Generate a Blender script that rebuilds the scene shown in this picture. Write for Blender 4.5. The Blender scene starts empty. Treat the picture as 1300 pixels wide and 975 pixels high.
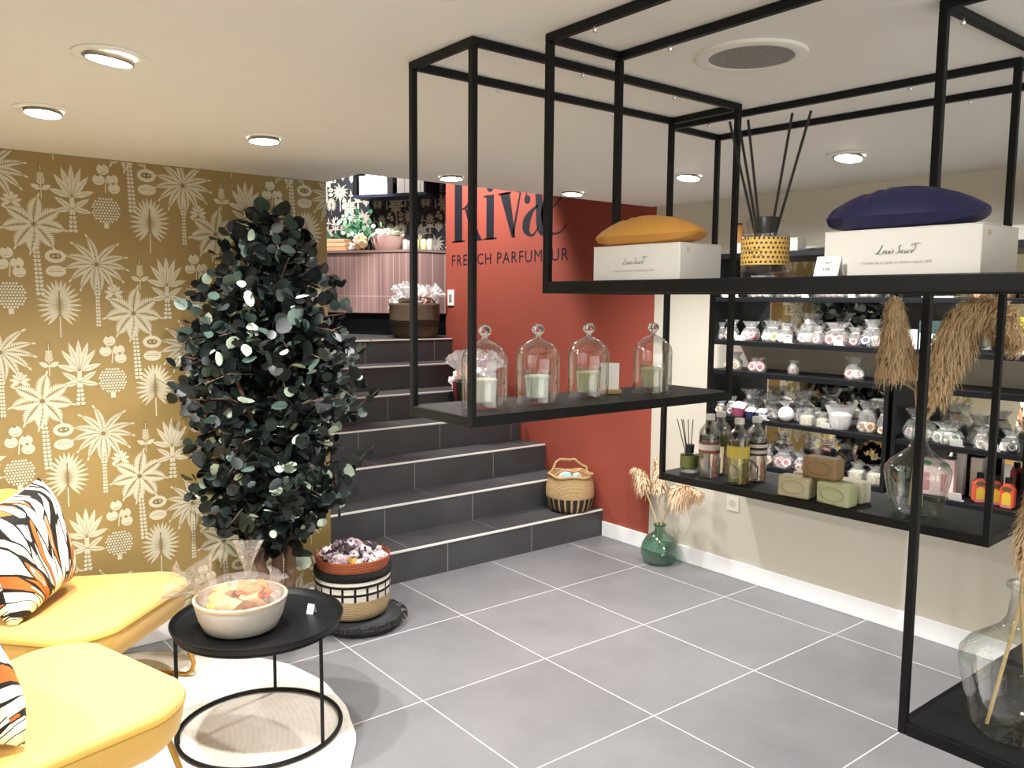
import bpy, bmesh, math, random
from mathutils import Vector, Matrix
PI = math.pi
S = bpy.context.scene
COL = S.collection
random.seed(7)

# ------------------------------------------------------------------ camera
yaw, pitch, roll = 0.671903, 0.100016, 0.00850292
F = Vector((math.sin(yaw)*math.cos(pitch), math.cos(yaw)*math.cos(pitch), -math.sin(pitch)))
R0 = Vector((math.cos(yaw), -math.sin(yaw), 0)); U0 = R0.cross(F)
RR = math.cos(roll)*R0 + math.sin(roll)*U0; UU = -math.sin(roll)*R0 + math.cos(roll)*U0
cd = bpy.data.cameras.new('camera'); cam = bpy.data.objects.new('camera', cd); COL.objects.link(cam)
M4 = Matrix((RR, UU, -F)).transposed().to_4x4(); M4.translation = Vector((-1.57749, -3.69893, 1.48278))
cam.matrix_world = M4
cd.sensor_fit = 'HORIZONTAL'; cd.sensor_width = 36; cd.lens = 1047.39/1300*36
cd.clip_start = 0.02; cd.clip_end = 60
S.camera = cam
# ------------------------------------------------------------------ world, exposure
w = bpy.data.worlds.new('world'); S.world = w; w.use_nodes = True
w.node_tree.nodes['Background'].inputs[0].default_value = (0.9, 0.92, 1, 1)
w.node_tree.nodes['Background'].inputs[1].default_value = 0.05
S.view_settings.view_transform = 'Standard'; S.view_settings.look = 'None'
S.view_settings.exposure = 0.75; S.view_settings.gamma = 1; S.view_settings.use_curve_mapping = False
cy = S.cycles
cy.max_bounces = 14; cy.diffuse_bounces = 5; cy.glossy_bounces = 5; cy.transmission_bounces = 10
cy.transparent_max_bounces = 40; cy.caustics_reflective = False; cy.caustics_refractive = False
cy.use_denoising = True; cy.sample_clamp_indirect = 6
SPOT_W = 50.0            # watts of one ceiling downlight
SPOT_COL = (1.0, 0.98, 0.955)
CEIL = 2.035
DOWNLIGHTS = [  # x, y, tilt towards (dx, dy), strength
    (-1.09, -1.60, .18, .22, 2.1), (-1.11, -.88, .10, -.15, 1.4), (-.446, -.90, .0, -.1, 1.1), (.531, -.603, 0, -.1, 1.05),
    (1.286, -.575, .1, 0, .95), (1.291, -1.31, .25, 0, 1.1), (1.343, -2.023, .3, 0, 1.1),
    (1.2, -3.7, -.1, 0, .7), (-1.05, -3.05, .1, .1, .8),
    (-2.2, -1.3, .2, 0, 1.2), (-2.3, -2.7, .2, .1, .9), (-2.2, -4.2, 0, .1, .9), (-.5, -4.9, 0, .1, .9), (.45, -4.6, 0, .2, .8)]  # this row and the one above: unseen downlights added to brighten the room
UP_LIGHTS = [((1.25, 2.15, 3.3), (.25, .15, -1), 30, 120, .4), ((1.30, 1.25, 3.3), (.50, .12, -1), 230, 74, .35), ((1.32, 2.75, 3.25), (.5, .45, -1.1), 130, 62, .12)]

sh = bpy.data.lights.new('added_fill_light', 'AREA'); sh.shape = 'RECTANGLE'; sh.size = 3.6; sh.size_y = 1.5; sh.energy = 30; sh.color = (1, .98, .95)  # unseen area lamp added as soft fill; the front wall has no window
so = bpy.data.objects.new('added_fill_light', sh); COL.objects.link(so); so.location = (-.8, -5.5, 1.05); so.rotation_euler = (math.radians(100), 0, 0)

# ------------------------------------------------------------------ materials
def lin(c):
    if isinstance(c, str):
        c = tuple(int(c.lstrip('#')[i:i+2], 16)/255 for i in (0, 2, 4))
    return tuple(x/12.92 if x <= .04045 else ((x+.055)/1.055)**2.4 for x in c) + (1,)
class NT:
    def __init__(s, name):
        s.m = bpy.data.materials.new(name); s.m.use_nodes = True
        s.t = s.m.node_tree; s.b = s.t.nodes['Principled BSDF']; s.out = s.t.nodes['Material Output']
    def n(s, ty, **kw):
        x = s.t.nodes.new(ty)
        for k, v in kw.items(): setattr(x, k, v)
        return x
    def l(s, a, b): s.t.links.new(a, b)
    def math(s, op, a, b=None, c=None):
        x = s.n('ShaderNodeMath', operation=op)
        for i, v in enumerate((a, b, c)):
            if v is None: continue
            if isinstance(v, (int, float)): x.inputs[i].default_value = v
            else: s.l(v, x.inputs[i])
        return x.outputs[0]
    def mix(s, fac, a, b):
        x = s.n('ShaderNodeMix', data_type='RGBA')
        for i, v in ((0, fac), (6, a), (7, b)):
            if isinstance(v, (int, float)): x.inputs[i].default_value = v
            elif isinstance(v, (tuple, list)): x.inputs[i].default_value = v
            else: s.l(v, x.inputs[i])
        return x.outputs[2]
    def obj(s): return s.n('ShaderNodeTexCoord').outputs['Object']
    def noise(s, scale, detail=3, vec=None, dist=0):
        x = s.n('ShaderNodeTexNoise'); x.inputs['Scale'].default_value = scale; x.inputs['Detail'].default_value = detail
        x.inputs['Distortion'].default_value = dist
        s.l(vec if vec is not None else s.obj(), x.inputs['Vector']); return x.outputs[0]
    def bump(s, h, strength=.3, dist=.01):
        x = s.n('ShaderNodeBump'); x.inputs['Strength'].default_value = strength; x.inputs['Distance'].default_value = dist
        s.l(h, x.inputs['Height']); s.l(x.outputs[0], s.b.inputs['Normal'])
_MC = {}
def mat(name, c, rough=.5, metal=0, var=.08, scale=20, bump=0, bscale=80, emit=0, sheen=0, coat=0, spec=None):
    if name in _MC: return _MC[name]
    N = NT(name); c = lin(c)
    if emit:
        N.b.inputs['Base Color'].default_value = c
        N.b.inputs['Emission Color'].default_value = c; N.b.inputs['Emission Strength'].default_value = emit
    else:
        f = N.noise(scale)
        dark = tuple(x*(1-var) for x in c[:3])+(1,); light = tuple(min(1, x*(1+var)) for x in c[:3])+(1,)
        N.l(N.mix(f, dark, light), N.b.inputs['Base Color'])
    N.b.inputs['Roughness'].default_value = rough; N.b.inputs['Metallic'].default_value = metal
    if sheen: N.b.inputs['Sheen Weight'].default_value = sheen
    if coat: N.b.inputs['Coat Weight'].default_value = coat
    if spec is not None: N.b.inputs['Specular IOR Level'].default_value = spec
    if bump: N.bump(N.noise(bscale), bump, .01)
    _MC[name] = N.m; return N.m
def clear(name, tint=(1, 1, 1), base=.05, edge=.35, white=0.0, rough=.02, bump=0, bscale=60, body=None):
    """thin clear sheet: see-through with a mirror-like sheen that grows towards the edge"""
    if name in _MC: return _MC[name]
    N = NT(name); N.t.nodes.remove(N.b)
    tr = N.n('ShaderNodeBsdfTransparent'); tr.inputs[0].default_value = tuple(tint)+(1,)
    gl = N.n('ShaderNodeBsdfGlossy'); gl.inputs['Roughness'].default_value = rough
    lw = N.n('ShaderNodeLayerWeight'); lw.inputs['Blend'].default_value = .35
    fac = N.math('MULTIPLY_ADD', lw.outputs['Facing'], edge, base)
    if bump:
        b = N.n('ShaderNodeBump'); b.inputs['Strength'].default_value = bump; b.inputs['Distance'].default_value = .02
        N.l(N.noise(bscale), b.inputs['Height']); N.l(b.outputs[0], gl.inputs['Normal']); N.l(b.outputs[0], lw.inputs['Normal'])
    mx = N.n('ShaderNodeMixShader'); N.l(fac, mx.inputs[0]); N.l(tr.outputs[0], mx.inputs[1]); N.l(gl.outputs[0], mx.inputs[2])
    last = mx
    if white:
        df = N.n('ShaderNodeBsdfDiffuse'); df.inputs[0].default_value = body or (.9, .9, .9, 1)
        m2 = N.n('ShaderNodeMixShader'); m2.inputs[0].default_value = white
        N.l(mx.outputs[0], m2.inputs[1]); N.l(df.outputs[0], m2.inputs[2]); last = m2
    N.l(last.outputs[0], N.out.inputs[0]); _MC[name] = N.m; return N.m

# --- room surfaces
def tile_floor():
    N = NT('floor tiles'); o = N.obj(); sx = N.n('ShaderNodeSeparateXYZ'); N.l(o, sx.inputs[0])
    gx = N.math('LESS_THAN', N.math('PINGPONG', sx.outputs[0], .3), .0022)
    gy = N.math('LESS_THAN', N.math('PINGPONG', sx.outputs[1], .3), .0022)
    g = N.math('MAXIMUM', gx, gy)
    cell = N.n('ShaderNodeCombineXYZ')
    N.l(N.math('FLOOR', N.math('DIVIDE', sx.outputs[0], .6)), cell.inputs[0]); N.l(N.math('FLOOR', N.math('DIVIDE', sx.outputs[1], .6)), cell.inputs[1])
    wn = N.n('ShaderNodeTexWhiteNoise'); N.l(cell.outputs[0], wn.inputs[0])
    n1 = N.noise(2.2, 6, dist=.6); n2 = N.noise(14, 4)
    f = N.math('ADD', N.math('MULTIPLY', n1, .75), N.math('ADD', N.math('MULTIPLY', n2, .2), N.math('MULTIPLY', wn.outputs[0], .12)))
    c = N.mix(f, lin('#5a5a5c'), lin('#868587'))
    N.l(N.mix(g, c, lin('#cfcdc8')), N.b.inputs['Base Color'])
    N.b.inputs['Roughness'].default_value = .42
    N.bump(N.math('MULTIPLY', g, -1.0), .25, .002); return N.m
def stair_tile():
    N = NT('stair tiles'); o = N.obj(); sx = N.n('ShaderNodeSeparateXYZ'); N.l(o, sx.inputs[0])
    k = N.math('FLOOR', N.math('DIVIDE', N.math('ADD', sx.outputs[2], .002), .17))
    x = N.math('ADD', sx.outputs[0], N.math('MULTIPLY_ADD', k, .23, .3))
    g = N.math('LESS_THAN', N.math('PINGPONG', x, .3), .0016)
    n1 = N.noise(3, 6, dist=.5)
    c = N.mix(n1, lin('#2f2f30'), lin('#4d4d4e'))
    N.l(N.mix(g, c, lin('#98968f')), N.b.inputs['Base Color']); N.b.inputs['Roughness'].default_value = .45
    return N.m
def painted_wall():
    N = NT('wall paint'); o = N.obj(); sx = N.n('ShaderNodeSeparateXYZ'); N.l(o, sx.inputs[0])
    f = N.math('GREATER_THAN', sx.outputs[1], -.42)
    n = N.noise(3)
    a = N.mix(n, lin('#cbc5b6'), lin('#d1cbbd')); b = N.mix(n, lin('#934536'), lin('#9a4a3b'))
    N.l(N.mix(f, a, b), N.b.inputs['Base Color']); N.b.inputs['Roughness'].default_value = .6
    N.bump(N.noise(160), .06, .004); return N.m
def pillow_print():
    N = NT('leaf print fabric'); o = N.obj(); sx = N.n('ShaderNodeSeparateXYZ'); N.l(o, sx.inputs[0])
    nz = N.n('ShaderNodeTexNoise'); nz.inputs['Scale'].default_value = 5; N.l(o, nz.inputs['Vector']); ns = N.n('ShaderNodeSeparateColor'); N.l(nz.outputs['Color'], ns.inputs[0])
    x = N.math('MULTIPLY_ADD', ns.outputs[0], .06, N.math('ADD', sx.outputs[0], -.02)); z = N.math('MULTIPLY_ADD', ns.outputs[1], .05, N.math('ADD', sx.outputs[2], .27))
    ang = N.math('ARCTAN2', x, z); rad = N.math('SQRT', N.math('ADD', N.math('MULTIPLY', x, x), N.math('MULTIPLY', z, z)))
    c = N.n('ShaderNodeCombineXYZ'); N.l(N.math('MULTIPLY', ang, 12.0), c.inputs[0]); N.l(N.math('MULTIPLY', rad, 5.0), c.inputs[1]); N.l(N.math('SIGN', sx.outputs[1]), c.inputs[2])
    v = N.n('ShaderNodeTexVoronoi'); v.inputs['Scale'].default_value = 1; N.l(c.outputs[0], v.inputs['Vector'])
    e = N.n('ShaderNodeTexVoronoi', feature='DISTANCE_TO_EDGE'); e.inputs['Scale'].default_value = 1; N.l(c.outputs[0], e.inputs['Vector'])
    s = N.n('ShaderNodeSeparateColor'); N.l(v.outputs['Color'], s.inputs[0])
    r = N.n('ShaderNodeValToRGB'); r.color_ramp.interpolation = 'CONSTANT'
    els = r.color_ramp.elements; els[0].color = lin('#f4efe2'); els[1].position = .48; els[1].color = lin('#bd6a2c')
    q = els.new(.70); q.color = lin('#14110f'); q = els.new(.76); q.color = lin('#efe6d0')
    N.l(s.outputs[0], r.inputs[0])
    col = N.mix(N.math('LESS_THAN', e.outputs[0], .06), r.outputs[0], lin('#17130f'))
    rib = N.math('LESS_THAN', N.math('ABSOLUTE', N.math('SUBTRACT', v.outputs['Distance'], .30)), .035)
    N.l(N.mix(N.math('MULTIPLY', rib, N.math('GREATER_THAN', s.outputs[0], .48)), col, lin('#efe6d0')), N.b.inputs['Base Color'])
    N.b.inputs['Roughness'].default_value = .8; return N.m
def weave(name, c1, c2, scale=60):
    if name in _MC: return _MC[name]
    N = NT(name); o = N.obj()
    wv = N.n('ShaderNodeTexWave', bands_direction='Z'); wv.inputs['Scale'].default_value = scale; wv.inputs['Distortion'].default_value = 2.5; wv.inputs['Detail'].default_value = 2; wv.inputs['Detail Scale'].default_value = 3
    N.l(o, wv.inputs[0]); n = N.noise(90)
    f = N.math('MULTIPLY_ADD', wv.outputs[1], .6, N.math('MULTIPLY', n, .5))
    N.l(N.mix(f, lin(c1), lin(c2)), N.b.inputs['Base Color']); N.b.inputs['Roughness'].default_value = .85
    N.bump(f, .8, .006); _MC[name] = N.m; return N.m
def honeycomb():
    N = NT('honeycomb label'); o = N.obj(); sx = N.n('ShaderNodeSeparateXYZ'); N.l(o, sx.inputs[0])
    ang = N.math('ARCTAN2', sx.outputs[1], sx.outputs[0])
    u = N.math('MULTIPLY', ang, 5.2); v = N.math('MULTIPLY', sx.outputs[2], 125)
    row = N.math('FLOOR', v); uu = N.math('ADD', u, N.math('MULTIPLY', N.math('MODULO', row, 2), .5))
    du = N.math('SUBTRACT', N.math('FRACT', uu), .5); dv = N.math('SUBTRACT', N.math('FRACT', v), .5)
    d = N.math('SQRT', N.math('ADD', N.math('MULTIPLY', du, du), N.math('MULTIPLY', dv, dv)))
    N.l(N.mix(N.math('LESS_THAN', d, .27), lin('#e6bd66'), lin('#4a3413')), N.b.inputs['Base Color']); N.b.inputs['Roughness'].default_value = .5
    return N.m
M_FLOOR, M_STAIR, M_PAINT, M_PILLOW = tile_floor(), stair_tile(), painted_wall(), pillow_print()
M_CEIL = mat('ceiling paint', '#f3f1e9', .7, var=.02, scale=2)
M_WHITE = mat('white satin paint', '#f2f2f2', .35, var=.02)
M_BLACK = mat('black powder coat', '#050608', .5, var=.15, scale=60, spec=.3)
M_SHELF = mat('black shelf board', '#101214', .55, var=.25, scale=30, bump=.1, bscale=120, spec=.35)
M_NAVY = mat('dark navy lacquer', '#06090f', .5, var=.15, spec=.3)
M_STEEL = mat('brushed nosing steel', '#e4e2dc', .4, .15, var=.1, scale=200)
M_CHROME = mat('small chrome screw', '#e8e8e8', .15, 1)
M_GOLDWALL = mat('gold wallpaper ground', '#927b48', .55, var=.07, scale=5)
M_CREAM = mat('wallpaper print cream', '#c9c3aa', .6, var=.12, scale=60)
M_CREAM2 = mat('wallpaper print shade', '#7d6d42', .6, var=.15, scale=60)
M_DKWALL = mat('dark wallpaper ground', '#20242c', .55, var=.1, scale=5)
M_PALE = mat('dark wallpaper print', '#c3bdae', .6, var=.2, scale=30)
M_PALE2 = mat('dark wallpaper print shade', '#55534d', .6)
M_YELLOW = mat('yellow upholstery', '#dbae55', .75, var=.06, scale=200, bump=.12, bscale=500, sheen=.3)
M_BRASS = mat('brass rod', '#b98f45', .3, .9)
M_GLASS = clear('thin clear glass', (.975, .985, .98), .05, .75, rough=.01)
M_SMOKE = clear('grey green glass', (.78, .84, .79), .035, .6, rough=.0, bump=.05, bscale=25)
M_GREENG = clear('green glass', (.42, .62, .52), .06, .5, rough=.02, bump=.1, bscale=30)
M_DEMI = clear('bubbled clear glass', (.95, .97, .95), .03, .6, rough=.0, bump=.06, bscale=40)
M_CELLO = clear('crumpled cellophane', (.97, .97, .97), .20, .5, white=.10, rough=.12, bump=1.0, bscale=90)
M_CELLO2 = clear('milky cellophane', (.97, .96, .96), .18, .35, white=.4, rough=.15, bump=1.0, bscale=80)
M_PAPER = mat('white card', '#f3f2ee', .6, var=.03)
M_BOXW = mat('white gift box', '#d9d6cf', .55, var=.03)
M_INK = mat('dark grey ink', '#4a4a4a', .6)
M_INK2 = mat('light grey ink', '#a7a5a0', .6)
M_LETTER = mat('dark blue wall lettering', '#10141f', .55)
M_MIRROR = NT('mirror').m
_b = M_MIRROR.node_tree.nodes['Principled BSDF']; _b.inputs['Base Color'].default_value = (.86, .88, .86, 1); _b.inputs['Metallic'].default_value = 1; _b.inputs['Roughness'].default_value = .01
M_GLOW = mat('lamp glow', '#fff6ea', .5, emit=22)

# ------------------------------------------------------------------ mesh helpers
class MB:
    def __init__(s): s.v = []; s.f = []; s.m = []
    def add(s, vs, fs, m=0):
        o = len(s.v); s.v += [tuple(v) for v in vs]
        for i, f in enumerate(fs):
            s.f.append(tuple(k+o for k in f)); s.m.append(m[i] if isinstance(m, list) else m)
    def box(s, x0, x1, y0, y1, z0, z1, m=0, T=None):
        vs = [Vector((x, y, z)) for z in (z0, z1) for y in (y0, y1) for x in (x0, x1)]
        if T: vs = [T @ v for v in vs]
        s.add(vs, [(0, 2, 3, 1), (4, 5, 7, 6), (0, 1, 5, 4), (2, 6, 7, 3), (0, 4, 6, 2), (1, 3, 7, 5)], m); return s
    def tube(s, pts, r, n=8, m=0, closed=False, cap=True):
        P = [Vector(p) for p in pts]; N = len(P); rs = r if isinstance(r, (list, tuple)) else [r]*N
        rings = []; ref = None
        for i in range(N):
            a = P[i-1] if (i > 0 or closed) else P[i]; b = P[(i+1) % N] if (i < N-1 or closed) else P[i]
            t = (b-a).normalized() if (b-a).length > 1e-9 else Vector((0, 0, 1))
            if ref is None: ref = Vector((0, 0, 1)) if abs(t.z) < .9 else Vector((1, 0, 0))
            u = ref - t*ref.dot(t)
            if u.length < 1e-6: u = t.orthogonal()
            u.normalize(); ref = u; vv = t.cross(u)
            rings.append([P[i] + (u*math.cos(2*PI*k/n) + vv*math.sin(2*PI*k/n))*rs[i] for k in range(n)])
        vs = [v for g in rings for v in g]; fs = []
        for i in range(N if closed else N-1):
            j = (i+1) % N
            for k in range(n): fs.append((i*n+k, i*n+(k+1) % n, j*n+(k+1) % n, j*n+k))
        if cap and not closed: fs += [tuple(range(n))[::-1], tuple((N-1)*n+k for k in range(n))]
        s.add(vs, fs, m); return s
    def lathe(s, prof, n=32, m=0, T=None, mf=None, rf=None, closed=False):
        vs = []; fs = []; ms = []
        for j, (r, z) in enumerate(prof):
            for k in range(n):
                a = 2*PI*k/n; q = r*(rf(a, z, j) if rf else 1); v = Vector((q*math.cos(a), q*math.sin(a), z)); vs.append(T @ v if T else v)
        J = len(prof)
        for j in range(J if closed else J-1):
            for k in range(n):
                jj = (j+1) % J
                fs.append((j*n+k, j*n+(k+1) % n, jj*n+(k+1) % n, jj*n+k)); ms.append(mf(k, j) if mf else m)
        if not closed:
            if prof[0][0] > 1e-6: fs.append(tuple(range(n))[::-1]); ms.append(mf(0, 0) if mf else m)
            if prof[-1][0] > 1e-6 and getattr(s, 'captop', True): fs.append(tuple((J-1)*n+k for k in range(n))); ms.append(mf(0, J-2) if mf else m)
        s.add(vs, fs, ms); return s
    def shell(s, prof, n=32, m=0, T=None, mf=None, rf=None):      # open revolved surface, no caps
        s.captop = False; k = len(s.f); c0 = len(s.f)
        s.lathe(prof, n, m, T, mf, rf)
        # drop the bottom cap too
        for i in range(len(s.f)-1, c0-1, -1):
            if len(s.f[i]) == n and n > 4: del s.f[i]; del s.m[i]
        return s
    def poly(s, pts, m=0): s.add(pts, [tuple(range(len(pts)))], m); return s
    def prism(s, pts, z0, z1, m=0, T=None):
        n = len(pts); vs = [Vector((x, y, z0)) for x, y in pts] + [Vector((x, y, z1)) for x, y in pts]
        if T: vs = [T @ v for v in vs]
        fs = [tuple(range(n))[::-1], tuple(range(n, 2*n))] + [(i, (i+1) % n, n+(i+1) % n, n+i) for i in range(n)]
        s.add(vs, fs, m); return s
    def blob(s, c, r, m=0, sub=2, amp=.15, seed=0, sq=(1, 1, 1)):
        bm = bmesh.new(); bmesh.ops.create_icosphere(bm, subdivisions=sub, radius=1)
        rnd = random.Random(seed); off = [Vector((rnd.uniform(-1, 1), rnd.uniform(-1, 1), rnd.uniform(-1, 1))).normalized() for _ in range(7)]
        ph = [rnd.uniform(0, 6) for _ in off]
        vs = []
        for v in bm.verts:
            d = 1 + amp*sum(math.sin(5*v.co.dot(o)+p) for o, p in zip(off, ph))/2.2
            vs.append(Vector(c) + Vector((v.co.x*sq[0], v.co.y*sq[1], v.co.z*sq[2]))*r*d)
        s.add(vs, [tuple(x.index for x in f.verts) for f in bm.faces], m); bm.free(); return s
    def build(s, name, mats, parent=None, smooth=None, bevel=0, fix=True, loc=None):
        me = bpy.data.meshes.new(name); me.from_pydata([tuple(v) for v in s.v], [], s.f); me.validate()
        mats = mats if isinstance(mats, (list, tuple)) else [mats]
        for x in mats: me.materials.append(x)
        if len(me.polygons) == len(s.m): me.polygons.foreach_set('material_index', s.m)
        if fix:
            bm = bmesh.new(); bm.from_mesh(me); bmesh.ops.recalc_face_normals(bm, faces=bm.faces); bm.to_mesh(me); bm.free()
        if smooth is not None:
            me.polygons.foreach_set('use_smooth', [True]*len(me.polygons)); me.set_sharp_from_angle(angle=math.radians(smooth))
        me.update()
        o = bpy.data.objects.new(name, me); COL.objects.link(o)
        if parent: o.parent = parent
        if loc: o.location = loc
        if bevel:
            b = o.modifiers.new('bevel', 'BEVEL'); b.width = bevel; b.segments = 2; b.limit_method = 'ANGLE'; b.angle_limit = .7
        return o
def tag(o, label, cat, group=None):
    o['label'] = label; o['category'] = cat
    if group: o['group'] = group
    return o
def thing(name, label, cat, loc=(0, 0, 0), rotz=0, group=None):
    o = bpy.data.objects.new(name, None); COL.objects.link(o); o.location = loc; o.rotation_euler = (0, 0, rotz)
    o.empty_display_size = .05
    return tag(o, label, cat, group)
def struct(name, mb, m, **k):
    o = mb.build(name, m, **k); o['kind'] = 'structure'; return o
def dup(root, loc, label=None, rotz=None, group=None):
    r = root.copy(); COL.objects.link(r); r.location = loc
    if rotz is not None: r.rotation_euler = (0, 0, rotz)
    if label: r['label'] = label
    if group: r['group'] = group
    for ch in root.children:
        c = ch.copy(); COL.objects.link(c); c.parent = r
        for g in ch.children:
            d = g.copy(); COL.objects.link(d); d.parent = c
    return r
def arc(cx, cy, r, a0, a1, n): return [(cx+r*math.cos(a0+(a1-a0)*i/n), cy+r*math.sin(a0+(a1-a0)*i/n)) for i in range(n+1)]

# ================================================================== SETTING
RWX = 2.09; BKY = -.04
struct('floor', MB().box(-3.3, 2.2, -5.7, .1, -.08, 0), M_FLOOR)
struct('ceiling', MB().box(-3.3, 2.19, -5.7, -.38, CEIL, 2.38).box(-3.3, .2, -.38, .06, CEIL, 2.38), M_CEIL)
struct('wall_right', MB().box(RWX, 2.19, -5.7, 1.762, -.08, 3.5), M_PAINT)
M_PLAIN = mat('plain wall paint', '#d9d3c3', .6, var=.03, scale=3)
struct('wall_left', MB().box(-3.3, -3.2, -5.7, .06, -.08, 2.1), M_PLAIN)
struct('wall_front', MB().box(-3.3, 2.19, -5.7, -5.6, -.08, 2.1), M_PLAIN)
wall_back = struct('wall_back', MB().box(-3.2, .2, BKY, .06, -.08, 2.04), M_GOLDWALL)
struct('wall_stair', MB().box(.1, .2, .06, 5.0, 0, 3.5), M_PLAIN)
struct('wall_bulkhead', MB().box(.1, 2.19, -.5, -.4, 2.3, 3.5), M_PLAIN)
struct('baseboard_right', MB().box(RWX-.014, RWX, -5.6, -.035, 0, .094), M_WHITE, bevel=.003)
struct('baseboard_back', MB().box(-3.2, .2, BKY-.014, BKY, 0, .085), M_WHITE, bevel=.003)

# ---- wallpaper print: motifs as flat polygons (x, z, colour, layer)
def lens(x, y, ang, L, W, m=0, lay=0, asym=.4):
    c, s = math.cos(ang), math.sin(ang); pr = [(0, 0), (.2, .55), (asym, 1), (.75, .7), (1, 0), (.75, -.7), (asym, -1), (.2, -.55)]
    return ([(x+L*a*c-W*.5*b*s, y+L*a*s+W*.5*b*c) for a, b in pr], m, lay)
def line(x0, y0, x1, y1, wd, m=1, lay=1, w2=None):
    dx, dy = x1-x0, y1-y0; L = math.hypot(dx, dy) or 1; nx, ny = -dy/L, dx/L; w2 = wd if w2 is None else w2
    return ([(x0+nx*wd/2, y0+ny*wd/2), (x1+nx*w2/2, y1+ny*w2/2), (x1-nx*w2/2, y1-ny*w2/2), (x0-nx*wd/2, y0-ny*wd/2)], m, lay)
def ell(x, y, a, b, m=0, lay=0, n=14, r=0): 
    return ([(x+a*math.cos(t)*math.cos(r)-b*math.sin(t)*math.sin(r), y+a*math.cos(t)*math.sin(r)+b*math.sin(t)*math.cos(r)) for t in [2*PI*i/n for i in range(n)]], m, lay)
def frond(x, y, ang, L, wid, droop, n=9, ll=.045):
    o = []; px, py, a = x, y, ang
    for i in range(n):
        st = L/n; qx, qy = px+st*math.cos(a), py+st*math.sin(a)
        o.append(line(px, py, qx, qy, .002, 1, 1))
        k = math.sin(PI*(.18+.8*(i+.5)/n))
        for sd in (-1, 1):
            o.append(lens(qx, qy, a+sd*.95, ll*k*wid, .0078, 0, 0))
        px, py = qx, qy; a += droop*(1 if math.cos(ang) < 0 else -1)/n
    o.append(lens(px, py, a, ll*.6, .008)); return o
def trunk(x0, y0, x1, y1, w0, w1, n=15):
    o = [line(x0, y0, x1, y1, w0*.9, 1, 0, w1*.9)]
    for i in range(n):
        t0, t1 = (i+.1)/n, (i+.85)/n; wa = w0+(w1-w0)*t0
        for sd in (-1, 1):
            xx = sd*wa*.25
            o.append(line(x0+(x1-x0)*t0+xx, y0+(y1-y0)*t0, x0+(x1-x0)*t1+xx*.8, y0+(y1-y0)*t1, wa*.44, 0, 1, wa*.3))
    return o
def m_fan():
    o = [line(0, -.03, 0, -.13, .004, 0, 0)]
    for i in range(11):
        t = i/10; y = -.03+.055*t
        for sd in (-1, 1):
            a = PI/2-sd*(2.45-2.3*t); L = .070+.012*math.sin(PI*t); o.append(lens(0, y, a, L, .0125)); o.append(line(0, y, L*.8*math.cos(a), y+L*.8*math.sin(a), .0012, 1, 1, .0004))
    o.append(line(0, -.05, 0, .05, .004, 1, 1)); return o
def m_palma():
    o = trunk(0, -.02, .012, -.275, .022, .036, 16)
    for a in (90, 42, 138, 0, 180, -44, 224, -88): o += frond(0, .0, math.radians(a), .102, .92, .35, 12, .036)
    return o
def m_palmb():
    o = trunk(0, -.05, 0, -.27, .014, .022, 16)
    for a in (92, 60, 122, 30, 150, 5, 175, -20, 200, -45, 225, -72, 252): o += frond(0, -.02, math.radians(a), .110, .62, .5, 13, .029)
    return o
def m_banana():
    o = trunk(0, -.055, 0, -.14, .024, .042, 5)[:]+[line(0, .02, 0, -.06, .014, 0, 0, .02)]
    for a, L in ((90, .125), (73, .12), (107, .12), (54, .105), (126, .105), (18, .085), (162, .085)):
        r = math.radians(a); o.append(lens(0, .0, r, L, .025)); o.append(line(0, 0, L*.85*math.cos(r), L*.85*math.sin(r), .002, 1, 1, .0006))
    for a, L in ((34, .075), (146, .075), (-10, .070), (190, .070)):
        r = math.radians(a); o.append(lens(0, -.045, r, L, .022)); o.append(line(0, -.045, L*.8*math.cos(r), -.045+L*.8*math.sin(r), .002, 1, 1))
    return o
def m_cluster():
    o = [line(0, 0, -.005, -.055, .004, 0, 0)]
    for x, y in ((-.012, .036), (-.028, -.006), (.022, -.002), (.028, -.036)):
        o += [ell(x, y, .023, .021), ell(x-.003, y+.018, .006, .004, 1, 1, 8), line(x-.01, y-.012, x+.012, y-.010, .0016)]
    return o
def m_ball():
    o = [ell(0, .01, .051, .051, 1, 0, 20), line(0, -.04, 0, -.062, .018, 0, 0)]
    for j in range(-4, 5):
        for i in range(-5, 6):
            x, y = (i+.5*(j % 2))*.0108, .01+j*.0112
            if math.hypot(x, y-.01) < .052: o.append(ell(x, y, .0047, .0052, 0, 1, 6))
    return o
def m_half():
    return [ell(0, .028, .037, .026), ell(0, .028, .022, .012, 1, 1, 12), ell(-.008, .028, .004, .004, 0, 2, 6), ell(.009, .029, .004, .004, 0, 2, 6),
            ell(0, -.030, .036, .022), line(-.026, -.03, .026, -.03, .0018), line(-.02, -.021, .022, -.022, .0014)]
def m_lotus():
    o = [ell(0, .006, .014, .016, 0, 0), ell(0, .024, .004, .004, 1, 1, 6)]
    for a in (15, 50, 90, 130, 165, -25, 205): o.append(lens(0, -.016, math.radians(a), .038, .015))
    for a in (32, 70, 110, 148): o.append(line(0, -.014, .03*math.cos(math.radians(a)), -.014+.03*math.sin(math.radians(a)), .0015))
    return o
def m_sprig():
    o = [line(0, .06, 0, -.065, .003, 0, 0)]
    for a in (28, 152): o.append(lens(0, -.03, math.radians(a), .04, .02))
    for i in range(9):
        y = -.01+i*.009
        for sd in (-1, 1): o.append(lens(0, y, PI/2-sd*.9, .02-.0012*i, .006, 1 if i > 4 else 0))
    return o
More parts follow.
